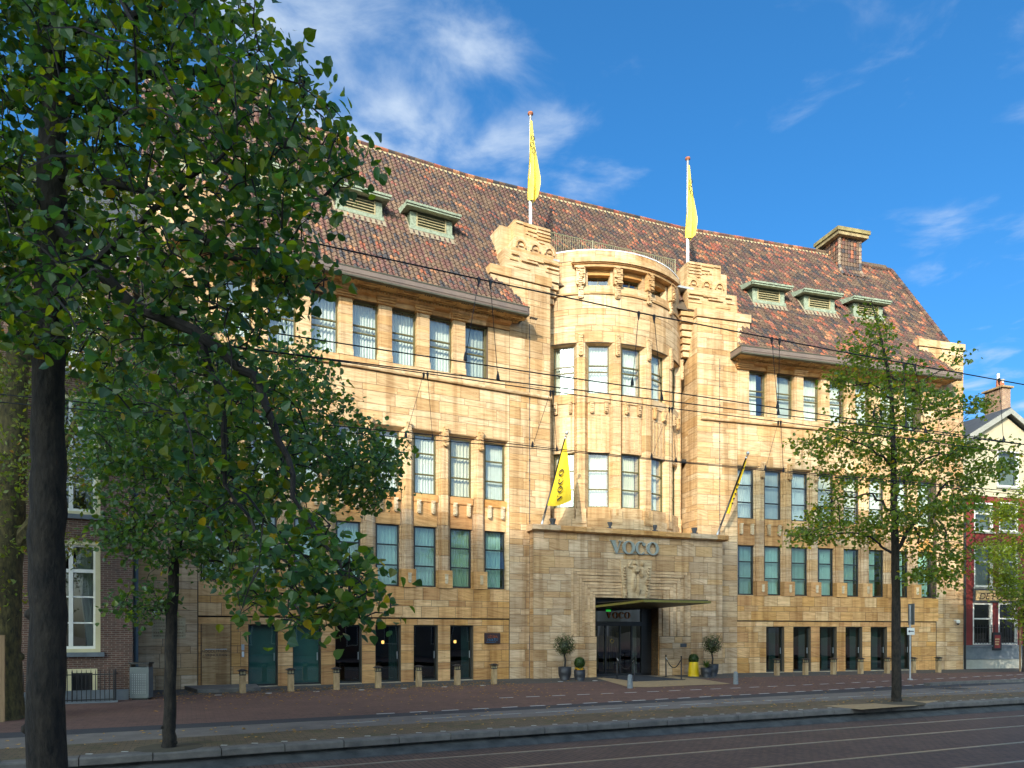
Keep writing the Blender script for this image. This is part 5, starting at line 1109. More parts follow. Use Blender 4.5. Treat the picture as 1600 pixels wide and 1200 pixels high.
m = MB(); m.box('L', -34, -14.55, -8, hd - .8, 0, 13); m.build('inner_shell', 'dark_room', bh)
m = MB(); m.sect('L', [(hd + .35, 13.2), (-8.3, 13.2), (-3.5, 18), (-1.2, 18)], -34.2, -14.3); m.build('roof', 'slate', bh)
m = MB(); m.sect('L', [(hd, 12.9), (hd + .3, 13.1), (hd + .3, 13.3), (hd, 13.3)], -34.2, -14.4); m.build('cornice', 'white_paint', bh)
for a, b, c, d in WIN:
    w = empty('window', P('L', (a + b) / 2, hd, c), bh); m = MB(); D = hd - .12
    for q in ((a, a + .13, c, d), (b - .13, b, c, d), (a + .13, b - .13, d - .12, d), (a + .13, b - .13, c, c + .1)): m.box('L', q[0], q[1], D - .1, D + .09, q[2], q[3])
    m.build('outer_frame', 'cream_paint', w); m = MB(); n = 4; A, B, C_, D_ = a + .13, b - .13, c + .1, d - .12
    for q in ((A, A + .06, C_, D_), (B - .06, B, C_, D_), (A + .06, B - .06, D_ - .06, D_), (A + .06, B - .06, C_, C_ + .08)): m.box('L', q[0], q[1], D - .08, D + .02, q[2], q[3])
    mid = (A + B) / 2; m.box('L', mid - .055, mid + .055, D - .06, D + .03, C_ + .08, D_ - .06)
    for k in range(1, 4):
        z = C_ + (D_ - C_) * k / 4; hh = .05 if k == 3 else .022; m.box('L', A + .06, mid - .055, D - .06, D + .01, z - hh, z + hh); m.box('L', mid + .055, B - .06, D - .06, D + .01, z - hh, z + hh)
    m.build('sash', 'white_paint', w); pane('L', A + .06, B - .06, C_ + .08, D_ - .06, D - .04, 'door_glass', w)
    m = MB()
    for side in (0, 1):
        v = []
        for k in range(2):
            for i in range(17): x = i / 16; wd = .55 if k else .22; t = (B - wd + (wd) * x) if side else (A + wd * x); v.append(P('L', t, D - .2 + .02 * math.sin(x * 38), (C_, D_)[k]))
        m.add(v, [(i, i + 1, 18 + i, 17 + i) for i in range(16)])
    m.build('curtain', 'curtain', w, True); m = MB(); m.box('L', a - .1, b + .1, hd - .05, hd + .1, c - .13, c); m.build('sill', 'blue_stone', w)
for a, b, c, d in BAS:
    w = empty('basement_window', P('L', a, hd, c), bh); m = MB()
    for q in ((a, a + .12, c, d), (b - .12, b, c, d), (a + .12, b - .12, d - .12, d)): m.box('L', q[0], q[1], hd - .15, hd + .02, q[2], q[3])
    m.build('frame', 'cream_paint', w); m = MB(); m.box('L', a + .12, b - .12, hd - .14, hd - .12, c, d - .12); m.build('pane', 'black_metal', w)
    for k in range(5): m = MB(); x = a + .2 + k * (b - a - .4) / 4; m.box('L', x - .012, x + .012, hd - .1, hd - .075, c, d - .12); m.build('bar', 'black_metal', w)
m = MB(); m.box('L', -34, -14.6, hd + .005, hd + .05, 0, .32); m.build('plinth', 'blue_stone', bh)
dp_ = MB(); p = P('L', -14.42, hd * .0 + .12, 0); dp_.tube([(p[0], p[1], 0), (p[0], p[1], 13)], .07, 8)
for z in (1.9, 4.5, 7.5): dp_.tube([(p[0], p[1], z), (p[0], p[1], z + .1)], .085, 8)
tag(dp_.build('drainpipe', 'zinc_grey', None), 'blue grey zinc drainpipe in the corner between brick house and hotel', 'drainpipe')
rg = empty('area_railing', P('L', -17, hd + .75, 0)); tag(rg, 'black iron railing in front of the brick house basement window', 'railing')
r1, _ = at('L', 181, 1100, hd + .75); m = MB(); m.box('L', -24, r1, hd + .735, hd + .765, .80, .83); m.box('L', -24, r1, hd + .735, hd + .765, .08, .11); m.box('L', r1 - .03, r1, hd + .02, hd + .765, .8, .83); m.build('rail', 'black_metal', rg)
x = r1 - .05; k = 0
while x > -21.5:
    m = MB(); thick = .02 if k % 9 == 0 else .011; c = P('L', x, hd + .75, 0); m.lathe(c, [(thick, 0), (thick, .88), (.004, .96)], 5); m.build('bar', 'black_metal', rg); x -= .115; k += 1
for k in range(5): m = MB(); c = P('L', r1 - .015, hd + .65 - k * .13, 0); m.lathe(c, [(.011, 0), (.011, .88), (.004, .95)], 5); m.build('bar', 'black_metal', rg)
m = MB(); m.box('L', -24, r1 + .05, hd + .68, hd + .82, 0, .05); m.build('kerb', 'blue_stone', rg)
# ================================================================ RED HOUSE beyond the hotel
rd = -.28
rh = empty('red_house', P('R', 17, rd, 0)); tag(rh, 'red painted restaurant with grey stone base and cream gable above', 'house')
t0, t1 = 14.34, 20.6
m = MB(); m.box('R', t0, t1, -9, rd, 0, .52); m.build('plinth', 'pale_base', rh); m = MB(); m.box('R', t0 + .02, t1, -8, rd + .04, .525, 1.22); m.box('R', t0, t1, -8, rd + .1, 1.22, 1.32); m.build('stone_base', 'blue_stone', rh)
def rw(x0, y0, x1, y1, d=rd): (a, zb), (b, zt) = at('R', x0, y1, d), at('R', x1, y0, d); return a, b, zb, zt
RW = [rw(1520, 942, 1551, 1012), rw(1560, 942, 1590, 1012), rw(1522, 854, 1552, 917), rw(1561, 854, 1591, 917), rw(1522, 786, 1552, 830), rw(1561, 786, 1591, 830), rw(1558, 706, 1592, 760)]
RW[0] = (RW[0][0], RW[0][1], 1.34, RW[0][3]); RW[1] = (RW[1][0], RW[1][1], 1.34, RW[1][3])
step = RW[1][0] - RW[0][0]; RW += [(a + 2 * step, b + 2 * step, c, d) for a, b, c, d in RW[0:6:2]]
zred = at('R', 1560, 774, rd)[1]; ztop = at('R', 1525, 695, rd)[1]
for (name, mat, za, zb) in (('wall', 'red_paint', 1.32, zred), ('gable_wall', 'cream_wall', zred, ztop)):
    ws = [w for w in RW if za <= w[2] < zb]; xs = sorted({t0, t1} | {e_ for w in ws for e_ in w[:2]}); zs = sorted({za, zb} | {e_ for w in ws for e_ in w[2:]}); m = MB()
    for i in range(len(xs) - 1):
        for j in range(len(zs) - 1):
            cx, cz = (xs[i] + xs[i + 1]) / 2, (zs[j] + zs[j + 1]) / 2
            if any(a < cx < b and c < cz < d for a, b, c, d in ws): continue
            m.box('R', xs[i], xs[i + 1], rd - .3, rd, zs[j], zs[j + 1])
    if name == 'gable_wall':
        pk = (t0 + t1) / 2; m.prism('R', [(t0, zb), (t1, zb), (pk, zb + 1.75)], rd - .3, rd); m.box('R', t0, t0 + .2, -10, rd - .3, 0, zb)
        rf = MB(); rf.prism('R', [(t0 - .35, zb - .15), (pk, zb + 1.9), (t1 + .35, zb - .15), (t1 + .35, zb + .12), (pk, zb + 2.2), (t0 - .35, zb + .12)], -10, rd + .3); rf.build('roof', 'slate', rh)
        rf = MB()
        for k in range(2):
            q = [(t0 - .4, zb - .22), (pk, zb + 1.82), (pk, zb + 2.12), (t0 - .4, zb + .1)]; q = q if k == 0 else [(2 * pk - a, b) for a, b in q]; rf.prism('R', q, rd + .3, rd + .36)
        rf.build('bargeboard', 'pale_base', rh)
    m.build(name, mat, rh)
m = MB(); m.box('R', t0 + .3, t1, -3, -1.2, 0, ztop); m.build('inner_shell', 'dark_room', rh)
m = MB(); m.box('R', t0, t1, rd - .02, rd + .06, zred - .1, zred + .12); m.build('band', 'cream_wall', rh)
for a, b, c, d in RW:
    w = empty('window', P('R', (a + b) / 2, rd, c), rh); m = MB(); D = rd - .08; f_ = .10
    for q in ((a, a + f_, c, d), (b - f_, b, c, d), (a + f_, b - f_, d - f_, d), (a + f_, b - f_, c, c + f_), (a + f_, b - f_, c + (d - c) * .62 - .04, c + (d - c) * .62 + .04)): m.box('R', q[0], q[1], D - .08, D + .07, q[2], q[3])
    m.build('frame', 'white_paint', w); pane('R', a + f_, b - f_, c + f_, d - f_, D - .03, 'door_glass', w)
    if c > 4: m = MB(); m.add([P('R', a + .1 + (b - a - .2) * k / 20, D - .2 + .02 * math.sin(k * 2), z) for z in (c, d) for k in range(21)], [(k, k + 1, 22 + k, 21 + k) for k in range(20)]); m.build('curtain', 'curtain', w, True); m = MB(); m.box('R', a - .08, b + .08, rd - .05, rd + .09, c - .1, c); m.build('sill', 'pale_base', w)
for a, b, c, d in (RW[0], RW[1], RW[7]):
    e = empty('window_guard', P('R', a, rd, c), rh); m = MB(); m.box('R', a - .05, b + .05, rd + .10, rd + .12, c + .95, c + .98); m.box('R', a - .05, b + .05, rd + .10, rd + .12, c + .1, c + .13); m.box('R', a - .05, b + .05, rd + .10, rd + .12, c + .3, c + .32); m.build('rail', 'black_metal', e)
    for k in range(8): x = a + (b - a) * k / 7; m = MB(); m.box('R', x - .012, x + .012, rd + .1, rd + .12, c + .05, c + 1.12); m.build('bar', 'black_metal', e)
sg = rw(1522, 924, 1596, 938, rd); e = empty('restaurant_fascia', P('R', sg[0] + 1, rd, sg[2])); tag(e, 'long ochre fascia board lettered DE POENTJAK on the red house', 'sign')
m = MB(); m.box('R', sg[0], sg[0] + 4.3, rd + .02, rd + .14, sg[2], sg[3]); m.build('board', 'ochre_sign', e); m = MB(); m.box('R', sg[0] - .12, sg[0] + 4.42, rd + .02, rd + .1, sg[2] - .1, sg[3] + .1); m.build('surround', 'slate', e)
text('DE POENTJAK', (sg[3] - sg[2]) * .92, 'R', sg[0] + .18, rd + .15, sg[2] + .06, 'maroon', e, align='LEFT', shear=.25, sx=1.15)
mb_ = rw(1549, 988, 1562, 1016, rd); e = empty('menu_case', P('R', mb_[0], rd, mb_[2])); tag(e, 'black menu case with red poster between the ground floor windows of the red house', 'menu case')
m = MB(); m.box('R', mb_[0], mb_[1], rd, rd + .12, mb_[2], mb_[3]); m.build('case', 'black_metal', e); m = MB(); m.box('R', mb_[0] + .1, mb_[1] - .1, rd + .12, rd + .125, mb_[2] + .12, mb_[3] - .15); m.build('poster', 'red_sign', e)
m = MB()
for k in range(3): zz = mb_[3] - .35 - k * .14; m.box('R', mb_[0] + .13, mb_[1] - .16 - .03 * k, rd + .125, rd + .129, zz - .07, zz)
m.build('poster_picture', 'ochre_sign', e)
ca = at('R', 1566, 665, -1.6); cb_ = at('R', 1579, 604, -1.6); e = empty('chimney', P('R', (ca[0] + cb_[0]) / 2, -1.8, ca[1]), rh)
m = MB(); m.box('R', ca[0], cb_[0], -2.75, -1.6, ca[1] - 1.5, cb_[1] - .1); m.build('stack', 'chimney_brick', e); m = MB(); m.box('R', ca[0] - .12, cb_[0] + .12, -2.87, -1.48, cb_[1] - .1, cb_[1]); m.build('chimney_cap', 'sand_stone', e)
for k, (u, h, mt) in enumerate(((.25, .45, 'terracotta'), (.5, .38, 'terracotta'), (.75, .32, 'terracotta'))): m = MB(); c = P('R', ca[0] + (cb_[0] - ca[0]) * u, -2.0, cb_[1]); m.lathe(c, [(.12, 0), (.10, h)], 9); m.build('pot', mt, e); m = MB(); m.lathe((c[0], c[1], c[2] + h), [(.08, 0), (.08, .4 if k == 0 else .12), (.16 if k == 2 else .08, .4 if k == 0 else .2)], 9); m.build('flue', 'white_paint', e) if k != 1 else None
m = MB(); p = P('R', 14.25, .02, 0); m.tube([(p[0], p[1], 0), (p[0], p[1], 9)], .06, 8); tag(m.build('drainpipe', 'black_metal'), 'black drainpipe between the hotel end and the red house', 'drainpipe')
# ================================================================ OVERHEAD WIRES
def wireset(Y0, contact, mess, drops, lab):
    e = empty('overhead_wire', depth(800, 560, Y0)); tag(e, lab, 'overhead wire', 'tram overhead wires')
    ang = math.radians(22.2); u = Vector((math.cos(ang), math.sin(ang), 0)); base = Vector((0, Y0, 0))
    def px_at(x, off):         # point of the wire plane (vertical plane through base along u, offset) on image column x
        k = (x - CX) / F; n = Vector((-u.y, u.x, 0)); b = base + n * off; s = (k * b.y - b.x) / (u.x - k * u.y); return b + u * s
    def wire(pts, off, r, name):
        q = []
        for x, y in pts: p = px_at(x, off); p.z = CAMH + (HY - y) / F * p.y; q.append(p)
        a, b = q[0], q[-1]; q = [a + (a - q[1]).normalized() * 40] + q + [b + (b - q[-2]).normalized() * 60]
        m = MB(); m.tube(q, r, 5); m.build(name, 'cable', e); return q
    off = .22; ws = []
    for k, pts in enumerate(contact): wire(pts, (-off, off)[k], .0085, 'contact_wire')
    wire(mess, 0, .010, 'messenger_wire')
    if Y0 < 10:
        c_ = px_at(1371, off); c_.z = CAMH + (HY - 647) / F * c_.y
        for rr in (.105, .075): m = MB(); m.tube([c_ + u * (rr * math.cos(k * .4488)) + Vector((0, 0, rr * math.sin(k * .4488))) for k in range(15)], .007, 4); m.build('cable_coil', 'cable', e)
    for (xa, ya), (xb, yb), k in drops:
        a = px_at(xa, 0); a.z = CAMH + (HY - ya) / F * a.y; b = px_at(xb, (-off, off)[k]); b.z = CAMH + (HY - yb) / F * b.y
        m = MB(); m.tube([a, b], .0045, 4); dr = m.build('dropper', 'cable', e)
        m = MB(); m.lathe(b, [(.026, -.01), (.023, .03), (.006, .10)], 7); m.build('insulator', 'cable', dr); m = MB(); m.lathe(a, [(.005, -.10), (.019, -.035), (.024, .01), (.011, .025)], 7); m.build('clamp', 'cable', dr)
wireset(9.6, [[(419, 519), (600, 547), (850, 584.6), (1070, 616), (1340, 656)], [(430, 550), (600, 572), (850, 603), (1070, 630), (1340, 663)]], [(496, 381), (748, 436), (1000, 489), (1300, 547), (1600, 601)],
        [((748, 436), (727, 562), 0), ((766, 440), (778, 592), 1), ((998, 489), (988, 601), 0), ((1022, 494), (1034, 624), 1), ((1206, 529), (1215, 637), 0), ((1218, 531), (1216, 647), 1), ((1412, 568), (1416, 667), 0), ((1430, 571), (1446, 675), 1), ((1561, 593), (1568, 690), 0)], 'black tram wires slung across the upper facade with paired droppers')
wireset(13.3, [[(520, 665), (680, 680), (860, 700.5), (1070, 722), (1340, 746)], [(520, 674), (680, 688), (860, 703), (1070, 723.5), (1340, 749)]], [(430, 551), (662, 583), (860, 611.5), (1048, 638), (1218, 659), (1420, 686)],
        [((662, 584), (634, 682), 0), ((668, 584), (676, 687), 1), ((860, 612), (832, 698), 0), ((864, 612), (870, 704), 1), ((1046, 638), (1018, 716), 0), ((1050, 638), (1056, 721), 1), ((1216, 659), (1196, 734), 0), ((1220, 659), (1224, 737), 1), ((1420, 686), (1406, 752), 0)], 'black tram wires slung lower across the middle of the facade')
# ================================================================ TREES
def inside(p, poly):
    x, y = p; r = False; j = len(poly) - 1
    for i in range(len(poly)):
        (xi, yi), (xj, yj) = poly[i], poly[j]
        if (yi > y) != (yj > y) and x < (xj - xi) * (y - yi) / (yj - yi) + xi: r = not r
        j = i
    return r
def tree(name, label, trunk, branches, poly, Y, thick, nclus, leaves, size, cols, bark, clus_r, heart=True, seed=1, sides=12, droop=.5, gap=.0, knots=0, clump=(60, .4, .2), group=None):
    """trunk/branches: lists of (px x, px y, dY, radius m); foliage fills the volume whose outline is poly at depth Y"""
    random.seed(seed); rs.seed(seed)
    tp = [depth(x, y, Y + dy) for x, y, dy, r in trunk]; base = Vector((tp[0].x, tp[0].y, tp[0].z))
    e = empty(name, base); tag(e, label, 'tree', group)
    m = MB(); n2 = []; rr = []
    for i in range(len(tp) - 1):
        for k in range(6): f = k / 6; n2.append(tp[i].lerp(tp[i + 1], f) + Vector((random.gauss(0, .007), random.gauss(0, .007), 0))); rr.append((trunk[i][3] * (1 - f) + trunk[i + 1][3] * f) * random.uniform(.97, 1.03))
    n2.append(tp[-1]); rr.append(trunk[-1][3]); m.tube(n2, rr, sides)
    for k in range(knots):
        i = random.randrange(len(n2) // 2); a = random.uniform(0, 6.28); c = n2[i] + Vector((math.cos(a), math.sin(a), 0)) * rr[i] * .9; s_ = rr[i] * random.uniform(.18, .4); m.lathe(c, [(s_ * .3, -s_), (s_, -s_ * .4), (s_, s_ * .4), (s_ * .3, s_)], 7)
    m.build('trunk', bark, e, True)
    nodes_ = [(p, r) for p, r in zip(n2, rr) if p.z > 2.2]; m = MB()
    for b in branches:
        q = [depth(x, y, Y + dy) for x, y, dy, r in b]; pts = []; rad = []
        for i in range(len(q) - 1):
            for k in range(4): f = k / 4; pts.append(q[i].lerp(q[i + 1], f) + Vector(rs.normal(size=3)) * .012 * Y / 6); rad.append(b[i][3] * (1 - f) + b[i + 1][3] * f)
        pts.append(q[-1]); rad.append(b[-1][3]); m.tube(pts, rad, 7); nodes_ += list(zip(pts, rad))
    cx = sum(x for x, y in poly) / len(poly); cy = sum(y for x, y in poly) / len(poly); x0, x1 = min(x for x, y in poly), max(x for x, y in poly); y0, y1 = min(y for x, y in poly), max(y for x, y in poly)
    N0 = np.array([p for p, r in nodes_]); lf = MB(); made = 0; tries = 0; used = [p for p, r in nodes_]; holes = [(random.uniform(x0, x1), random.uniform(y0, y1), random.uniform(.03, .07) * (x1 - x0)) for _ in range(int(gap))]
    ptsN = N0
    C = []; CL = [(depth(b[-1][0], b[-1][1], Y + b[-1][2]), .7) for b in branches for _ in range(2)] + [(depth(b[-2][0], b[-2][1], Y + b[-2][2]), .9) for b in branches]
    while made < clump[0] and tries < 20000:
        tries += 1; x, y = random.uniform(x0, x1), random.uniform(y0, y1)
        if not inside((x, y), poly) or any((x - a) ** 2 + (y - b) ** 2 < r * r for a, b, r in holes): continue
        rr_ = min(1, math.hypot((x - cx) / (x1 - x0), (y - cy) / (y1 - y0)) * 1.7); T_ = thick * max(.25, math.sqrt(max(0, 1 - rr_ * rr_)))
        CL.append((depth(x, y, Y + random.uniform(-1, 1) * T_), random.uniform(.6, 1.3))); made += 1
    tries = 0
    while len(C) < nclus and tries < nclus * 12:
        tries += 1; c_, k_ = random.choice(CL); q = c_ + Vector((random.gauss(0, clump[1] * k_), random.gauss(0, clump[1] * k_), random.gauss(0, clump[2] * k_)))
        if q.y < 1.5 or not inside((CX + F * q.x / q.y, HY - F * (q.z - CAMH) / q.y), poly): continue
        C.append(q)
    C.sort(key=lambda p: float(((N0 - np.array(p)) ** 2).sum(1).min()))
    grow = [np.array(p) for p, r in nodes_]; G_ = np.array(grow); ext = []
    for p in C:
        pa = np.array(p); allp = G_ if not ext else np.vstack([G_, np.array(ext)]); i = int(((allp - pa) ** 2).sum(1).argmin()); q = Vector(allp[i]); v = p - q
        if v.length > .05:
            mid = q.lerp(p, .5) + Vector((0, 0, .12 * v.length)); r_ = min(.03, .006 + .010 * v.length); m.tube([q, mid, p], [r_, r_ * .7, r_ * .35], 3, cap=False); ext += [np.array(mid), pa]
        nl = max(2, int(random.gauss(leaves, leaves * .3)))
        dr = (v.normalized() if v.length > .05 else Vector(rs.normal(size=3)).normalized())
        for k in range(nl):
            o_ = Vector(rs.normal(size=3)) * clus_r; o_.z *= .6
            n_ = (Vector(rs.normal(size=3)) * .65 + Vector((0, -.25, .9 - droop)) + dr * .2).normalized()
            addleaf(lf, p + o_, n_, size * random.uniform(.6, 1.15), random.choices(cols[0], cols[1])[0], heart)
    m.build('branches' if False else 'limb', 'bark_twig' if bark != 'bark_moss' else bark, e)
    o = lf.build('crown', 'leaf', e); return e
LG = ([(.040, .105, .040), (.032, .088, .042), (.062, .13, .024), (.095, .155, .016), (.14, .17, .014), (.34, .25, .02)], [26, 20, 26, 18, 11, .8])
fg_poly = [(-420, -420), (330, -420), (395, -200), (412, 0), (440, 50), (498, 60), (510, 100), (500, 150), (560, 190), (592, 262), (545, 300), (500, 320), (470, 380), (525, 440), (480, 480), (430, 500), (400, 540), (440, 600), (480, 680), (520, 700), (500, 760), (520, 830), (590, 890), (630, 950), (590, 975), (520, 965), (500, 1000), (440, 970), (370, 965), (350, 900), (300, 820), (270, 760), (240, 700), (180, 640), (130, 600), (60, 550), (-80, 570), (-420, 420)]
TB = lambda *a: list(a)
tree('linden_tree', 'big dark linden with a bare trunk and large leaves on the near pavement', TB((72, 1385, 0, .165), (73, 1277, 0, .142), (74, 1000, 0, .132), (75, 760, 0, .125), (76, 560, 0, .112), (80, 380, 0, .11), (84, 180, 0, .09), (88, 0, 0, .075), (95, -250, 0, .05), (100, -400, 0, .02)),
     [TB((78, 330, 0, .06), (190, 465, -.2, .05), (310, 520, -.4, .042), (400, 590, -.5, .033), (440, 690, -.5, .025), (470, 800, -.5, .016), (540, 900, -.5, .008)),
      TB((84, 170, 0, .05), (200, 120, .3, .04), (330, 110, .6, .03), (430, 180, .7, .02), (530, 250, .7, .008)), TB((80, 270, 0, .045), (230, 300, -.3, .035), (350, 400, -.4, .022), (470, 430, -.5, .008)),
      TB((80, 420, 0, .05), (30, 330, .2, .04), (-90, 220, .4, .02)), TB((88, 60, 0, .04), (250, 10, .1, .03), (390, -80, .2, .012)), TB((310, 520, -.4, .03), (350, 640, -.3, .022), (350, 760, -.3, .016), (420, 860, -.4, .011), (520, 950, -.4, .006)),
      TB((76, 470, 0, .04), (150, 400, -.5, .03), (240, 330, -.8, .02), (360, 230, -1., .01)), TB((90, -60, 0, .04), (200, -150, .2, .02), (300, -250, .3, .01)), TB((80, 330, 0, .04), (160, 380, .5, .03), (280, 480, .9, .02), (400, 480, 1.1, .01)), TB((76, 520, 0, .035), (-40, 430, -.3, .02), (-200, 330, -.5, .01))],
     fg_poly, 5.76, 1.3, 4300, 6.6, .080, LG, 'bark', .10, seed=3, gap=10, knots=12, sides=18, clump=(330, .30, .20))
MG = ([(.050, .12, .044), (.042, .10, .044), (.075, .14, .032), (.11, .165, .02), (.32, .24, .02)], [34, 30, 20, 12, .8])
x, y = ground(264, 1168)
tree('linden_tree', 'slim young linden on the platform near the carved plaque', TB((264, 1168, 0, .12), (265, 1120, 0, .105), (266, 1000, 0, .10), (272, 880, 0, .088), (290, 780, 0, .07), (320, 650, 0, .05), (350, 560, 0, .025)),
     [TB((268, 960, 0, .02), (230, 950, -.3, .012), (190, 955, -.5, .005)), TB((275, 870, 0, .05), (340, 800, .2, .04), (430, 740, .2, .03), (540, 710, .2, .015), (610, 705, .2, .006)), TB((285, 800, 0, .045), (220, 720, .2, .03), (170, 650, .3, .012)), TB((320, 660, 0, .04), (420, 600, .1, .025), (490, 545, .1, .01)), TB((275, 860, 0, .035), (350, 880, -.4, .02), (400, 930, -.6, .008)), TB((290, 780, 0, .04), (240, 800, -.5, .02), (170, 850, -.8, .008))],
     [(130, 600), (190, 540), (300, 500), (420, 520), (490, 528), (520, 590), (560, 640), (622, 700), (615, 780), (560, 800), (520, 785), (480, 770), (430, 770), (400, 850), (415, 930), (380, 965), (330, 905), (285, 880), (262, 950), (225, 985), (180, 960), (190, 925), (240, 890), (150, 850), (140, 760)], 12.72, 2.0, 2500, 7, .095, MG, 'bark', .15, seed=5, knots=4, clump=(150, .42, .22))
RG = ([(.11, .175, .024), (.085, .145, .024), (.14, .20, .024), (.19, .22, .018), (.40, .31, .018)], [34, 28, 20, 10, 2.6])
rt_poly = [(1350, 460), (1375, 475), (1388, 505), (1402, 545), (1430, 555), (1445, 585), (1480, 560), (1512, 540), (1508, 560), (1470, 600), (1500, 628), (1545, 618), (1556, 632), (1520, 655), (1500, 662), (1535, 690), (1592, 690), (1585, 740), (1530, 770), (1565, 805), (1530, 860), (1495, 920), (1470, 948), (1440, 905), (1420, 935), (1408, 880), (1380, 835), (1352, 865), (1330, 842), (1290, 860), (1222, 848), (1262, 800), (1295, 780), (1235, 695), (1290, 660), (1300, 620), (1285, 590), (1320, 560), (1330, 520), (1340, 490)]
tree('linden_tree', 'airy young linden on the platform before the red house side of the hotel', TB((1401, 1100, 0, .16), (1401, 1090, 0, .135), (1400, 1000, 0, .125), (1400, 900, 0, .115), (1397, 800, 0, .095), (1396, 700, 0, .075), (1392, 600, 0, .05), (1375, 520, 0, .03), (1362, 470, 0, .012)),
     [TB((1400, 860, 0, .06), (1430, 820, 0, .05), (1450, 790, .1, .04), (1480, 755, .2, .025), (1540, 730, .3, .012)), TB((1398, 862, 0, .04), (1370, 845, -.2, .03), (1330, 832, -.4, .02), (1250, 838, -.6, .008)), TB((1397, 800, 0, .045), (1360, 770, .3, .03), (1310, 780, .5, .02), (1270, 800, .6, .008)), TB((1396, 780, 0, .045), (1415, 750, -.3, .035), (1450, 715, -.5, .025), (1520, 700, -.8, .01)),
      TB((1396, 730, 0, .04), (1360, 700, -.3, .025), (1310, 680, -.5, .018), (1255, 690, -.6, .008)), TB((1395, 660, 0, .035), (1430, 640, .3, .022), (1480, 640, .5, .015), (1545, 628, .6, .007)), TB((1393, 620, 0, .03), (1360, 600, .2, .02), (1300, 600, .3, .008)), TB((1390, 590, 0, .025), (1430, 600, -.3, .018), (1480, 575, -.5, .01), (1508, 548, -.6, .006)), TB((1380, 540, 0, .02), (1340, 540, 0, .01), (1322, 560, 0, .006)), TB((1450, 790, .1, .03), (1480, 830, .1, .02), (1480, 900, .1, .008)), TB((1430, 820, 0, .03), (1440, 860, -.4, .02), (1450, 900, -.6, .008))],
     rt_poly, 21.2, 2.2, 1700, 8, .11, RG, 'bark', .17, seed=9, knots=3, droop=.35, clump=(95, .6, .14))
YG = ([(.12, .18, .014), (.09, .15, .014), (.16, .20, .014), (.065, .11, .014)], [30, 30, 20, 20])
tree('sapling_tree', 'bright green staked young tree in front of the red house', TB((1599, 1050, 0, .06), (1600, 960, 0, .05), (1605, 850, 0, .035), (1608, 770, 0, .015)), [TB((1602, 900, 0, .03), (1570, 860, 0, .015), (1548, 810, 0, .006)), TB((1604, 880, 0, .03), (1640, 840, 0, .015), (1670, 800, 0, .006)), TB((1601, 940, 0, .02), (1575, 930, -.3, .01), (1560, 900, -.4, .005))],
     [(1610, 745), (1585, 765), (1545, 795), (1560, 830), (1530, 860), (1560, 900), (1548, 915), (1580, 950), (1592, 1000), (1605, 1015), (1640, 990), (1680, 930), (1690, 820), (1650, 760)], 37., 2.2, 1500, 9, .18, YG, 'bark_twig', .24, heart=False, seed=11, sides=7, clump=(60, .6, .3))
m = MB(); p = ground(1594, 1049); m.tube([(p[0], p[1], 0), (p[0], p[1], 3.3)], .05, 6); tag(m.build('tree_stake', 'timber'), 'round timber stake beside the bright green young tree', 'stake')
OG = ([(.10, .145, .016), (.075, .12, .016), (.14, .165, .014), (.22, .11, .02)], [35, 35, 20, 3])
tree('old_linden_tree', 'old mossy tree with a thick trunk between timber stakes by the brick house', TB((2, 1122, 0, .48), (2, 1080, 0, .42), (2, 1000, 0, .39), (4, 930, 0, .38), (8, 850, 0, .36), (20, 700, 0, .3), (30, 500, 0, .2), (40, 300, 0, .08)), [TB((12, 870, 0, .2), (50, 820, 0, .15), (75, 770, 0, .1), (110, 680, 0, .06), (150, 560, .3, .03)), TB((20, 700, 0, .14), (-40, 600, 0, .1), (-120, 480, 0, .04)), TB((25, 600, 0, .12), (90, 480, .5, .07), (170, 380, .8, .03)), TB((8, 900, 0, .1), (-60, 850, 0, .06), (-140, 800, 0, .03))],
     [(-260, 240), (60, 210), (230, 260), (300, 420), (280, 560), (190, 640), (140, 760), (130, 860), (90, 880), (40, 950), (-40, 960), (-160, 900), (-300, 700)], 16.9, 3.0, 3200, 9, .12, OG, 'bark_moss', .24, heart=False, seed=13, knots=8, sides=20, clump=(170, .55, .3))
for k, (x_, y_, lab) in enumerate(((3, 1128, 'pale square timber stake in front of the mossy trunk'), (12, 1124, 'darker timber stake close against the mossy trunk'))):
    p = ground(x_, y_); FR['tmp'] = (p, .5); m = MB(); w_ = .055 if k == 0 else .06; m.box('tmp', -w_, w_, -w_, w_, 0, 1.95); tag(m.build('tree_stake', 'timber'), lab, 'stake')
x, y = ground(1490, 1076); FR['tmp'] = ((x, y), SA); dc = empty('drain_grate', (x, y, 0)); tag(dc, 'dark iron drain grate at the kerb corner by the red house', 'drain')
m = MB(); m.box('tmp', -.5, .5, -.35, .35, -.02, .008); m.build('frame', 'black_metal', dc)
for k in range(7): m = MB(); m.box('tmp', -.42 + k * .13, -.36 + k * .13, -.3, .3, .0, .016); m.build('bar', 'slate', dc)
# tree pits
for (x_, y_), r_, nm in (((264, 1168), .55, 0), ((1401, 1098), .75, 1)):
    p = ground(x_, y_); m = MB(); m.lathe((p[0], p[1], 0), [(r_, -.02), (r_, .006), (.1, .012)], 20); tag(m.build('tree_pit', 'earth'), kind='structure')
m = MB(); q = [ground(x_, y_) for x_, y_ in ((1285, 1103), (1350, 1100), (1470, 1094), (1430, 1103), (1345, 1109))]; m.add([(a, b, .005) for a, b in q], [tuple(range(len(q)))]); tag(m.build('tree_patch', 'sand_stone'), kind='structure')  # thin flat sandy-toned patch around the tree foot
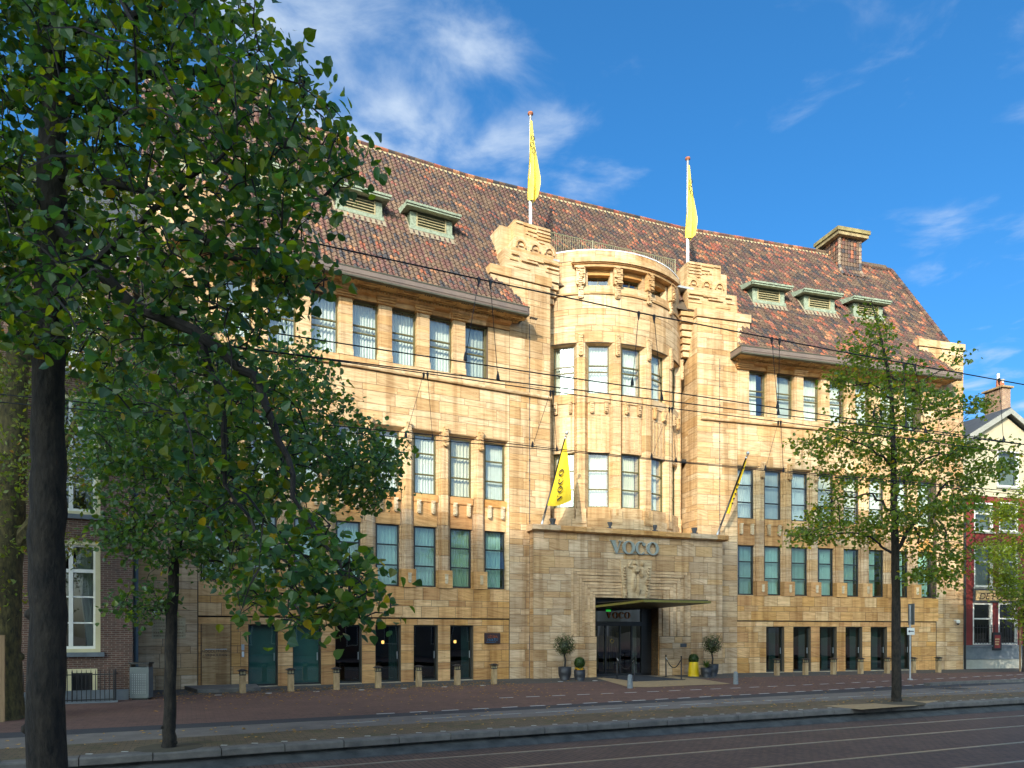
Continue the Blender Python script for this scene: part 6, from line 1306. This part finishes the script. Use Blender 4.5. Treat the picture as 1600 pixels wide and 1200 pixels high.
# ================================================================ BEHIND THE CAMERA: low houses across the street and, beyond them, unseen tall blocks added to cast the street's shade
dcS = SUN.x * math.cos(A2) + SUN.y * math.sin(A2); dcD = SUN.x * math.sin(A2) - SUN.y * math.cos(A2); DROW = 88.
def onrow(fr, t, z):
    X, Y, _ = P(fr, t, 0, 0); s_, d_ = loc('C', X, Y); k = (DROW - d_) / dcD; return s_ + dcS * k, z + SUN.z * k
def opposite(a, b, h, D, wall_mat, lab, cat, group, name, deep=11., pitch=2.4, storey=3.6):
    e = empty(name, P('C', (a + b) / 2, D, 0)); tag(e, lab, cat, group)
    m = MB(); m.box('C', a, b, D, D + deep, 0, h - .4); m.build('wall', wall_mat, e)
    m = MB(); m.box('C', a - .05, b + .05, D - .25, D + deep, h - .4, h); m.build('cornice', 'pale_base', e)
    n = max(1, int((b - a) / pitch)); fl_ = max(1, int((h - 1) / storey))
    for j in range(fl_):
        for i in range(n):
            c = a + (b - a) * (i + .5) / n; z = 1.0 + j * storey
            w = MB(); w.box('C', c - .6, c + .6, D - .03, D + .02, z, z + 2.1); wo = w.build('window', 'white_paint', e); w = MB(); w.box('C', c - .5, c + .5, D - .04, D - .02, z + .1, z + 2.0); w.build('pane', 'slate', wo)
ROW = [(onrow('L', -14.6, 7.4), onrow('L', -6.5, 7.4)), (onrow('L', -6.5, 7.0), onrow('L', -2.6, 7.0)), (onrow('L', -2.6, 6.2), onrow('C', 1.6, 6.2)), (onrow('C', 1.6, 6.9), onrow('R', -.1, 6.9)), (onrow('R', -.1, 10.2), onrow('R', 4.6, 10.2)), (onrow('R', 4.6, -1.2), onrow('R', 17, -1.2))]  # added blocks: widths and heights follow the wanted shade line on the facade
for (p, q), mt, lb in zip(ROW, ['opp_wall', 'opp_wall_brick', 'opp_wall_white', 'opp_wall', 'opp_wall_white', 'opp_wall_brick'], ['widest stone shade block added beyond the low houses', 'narrow brick shade block added beside the widest stone one', 'white shade block, lowest of its added row', 'stone shade block added between two white ones', 'tallest white shade block of the added row', 'brick shade block added at the end of the row next to the tallest white one']):
    opposite(p[0] + .02, q[0] - .02, p[1], DROW, mt, lb, 'shade block', 'unseen blocks added for shade', 'shade_block', 16., 4.5, 5.)
low = [(-62, -50, 7.2, 'opp_wall_brick', 'low brick house across the street at the end of its row'), (-49.9, -41, 6.4, 'opp_wall_white', 'low white house across the street next to the end one'), (-40.9, -30, 7.6, 'opp_wall', 'low stone house across the street with the highest cornice'), (-14, -4, 6.8, 'opp_wall_white', 'low white house across the street beyond the gap'), (-3.9, 8, 7.0, 'opp_wall_brick', 'low brick house across the street beyond the gap'), (8.1, 22, 6.2, 'opp_wall', 'lowest stone house across the street')]
for a, b, h, mt, lb in low: opposite(a, b, h, 38., mt, lb, 'house', 'low houses across the street', 'opposite_house')
print('row', [(round(p[0], 1), round(q[0], 1), round(p[1], 1)) for p, q in ROW])
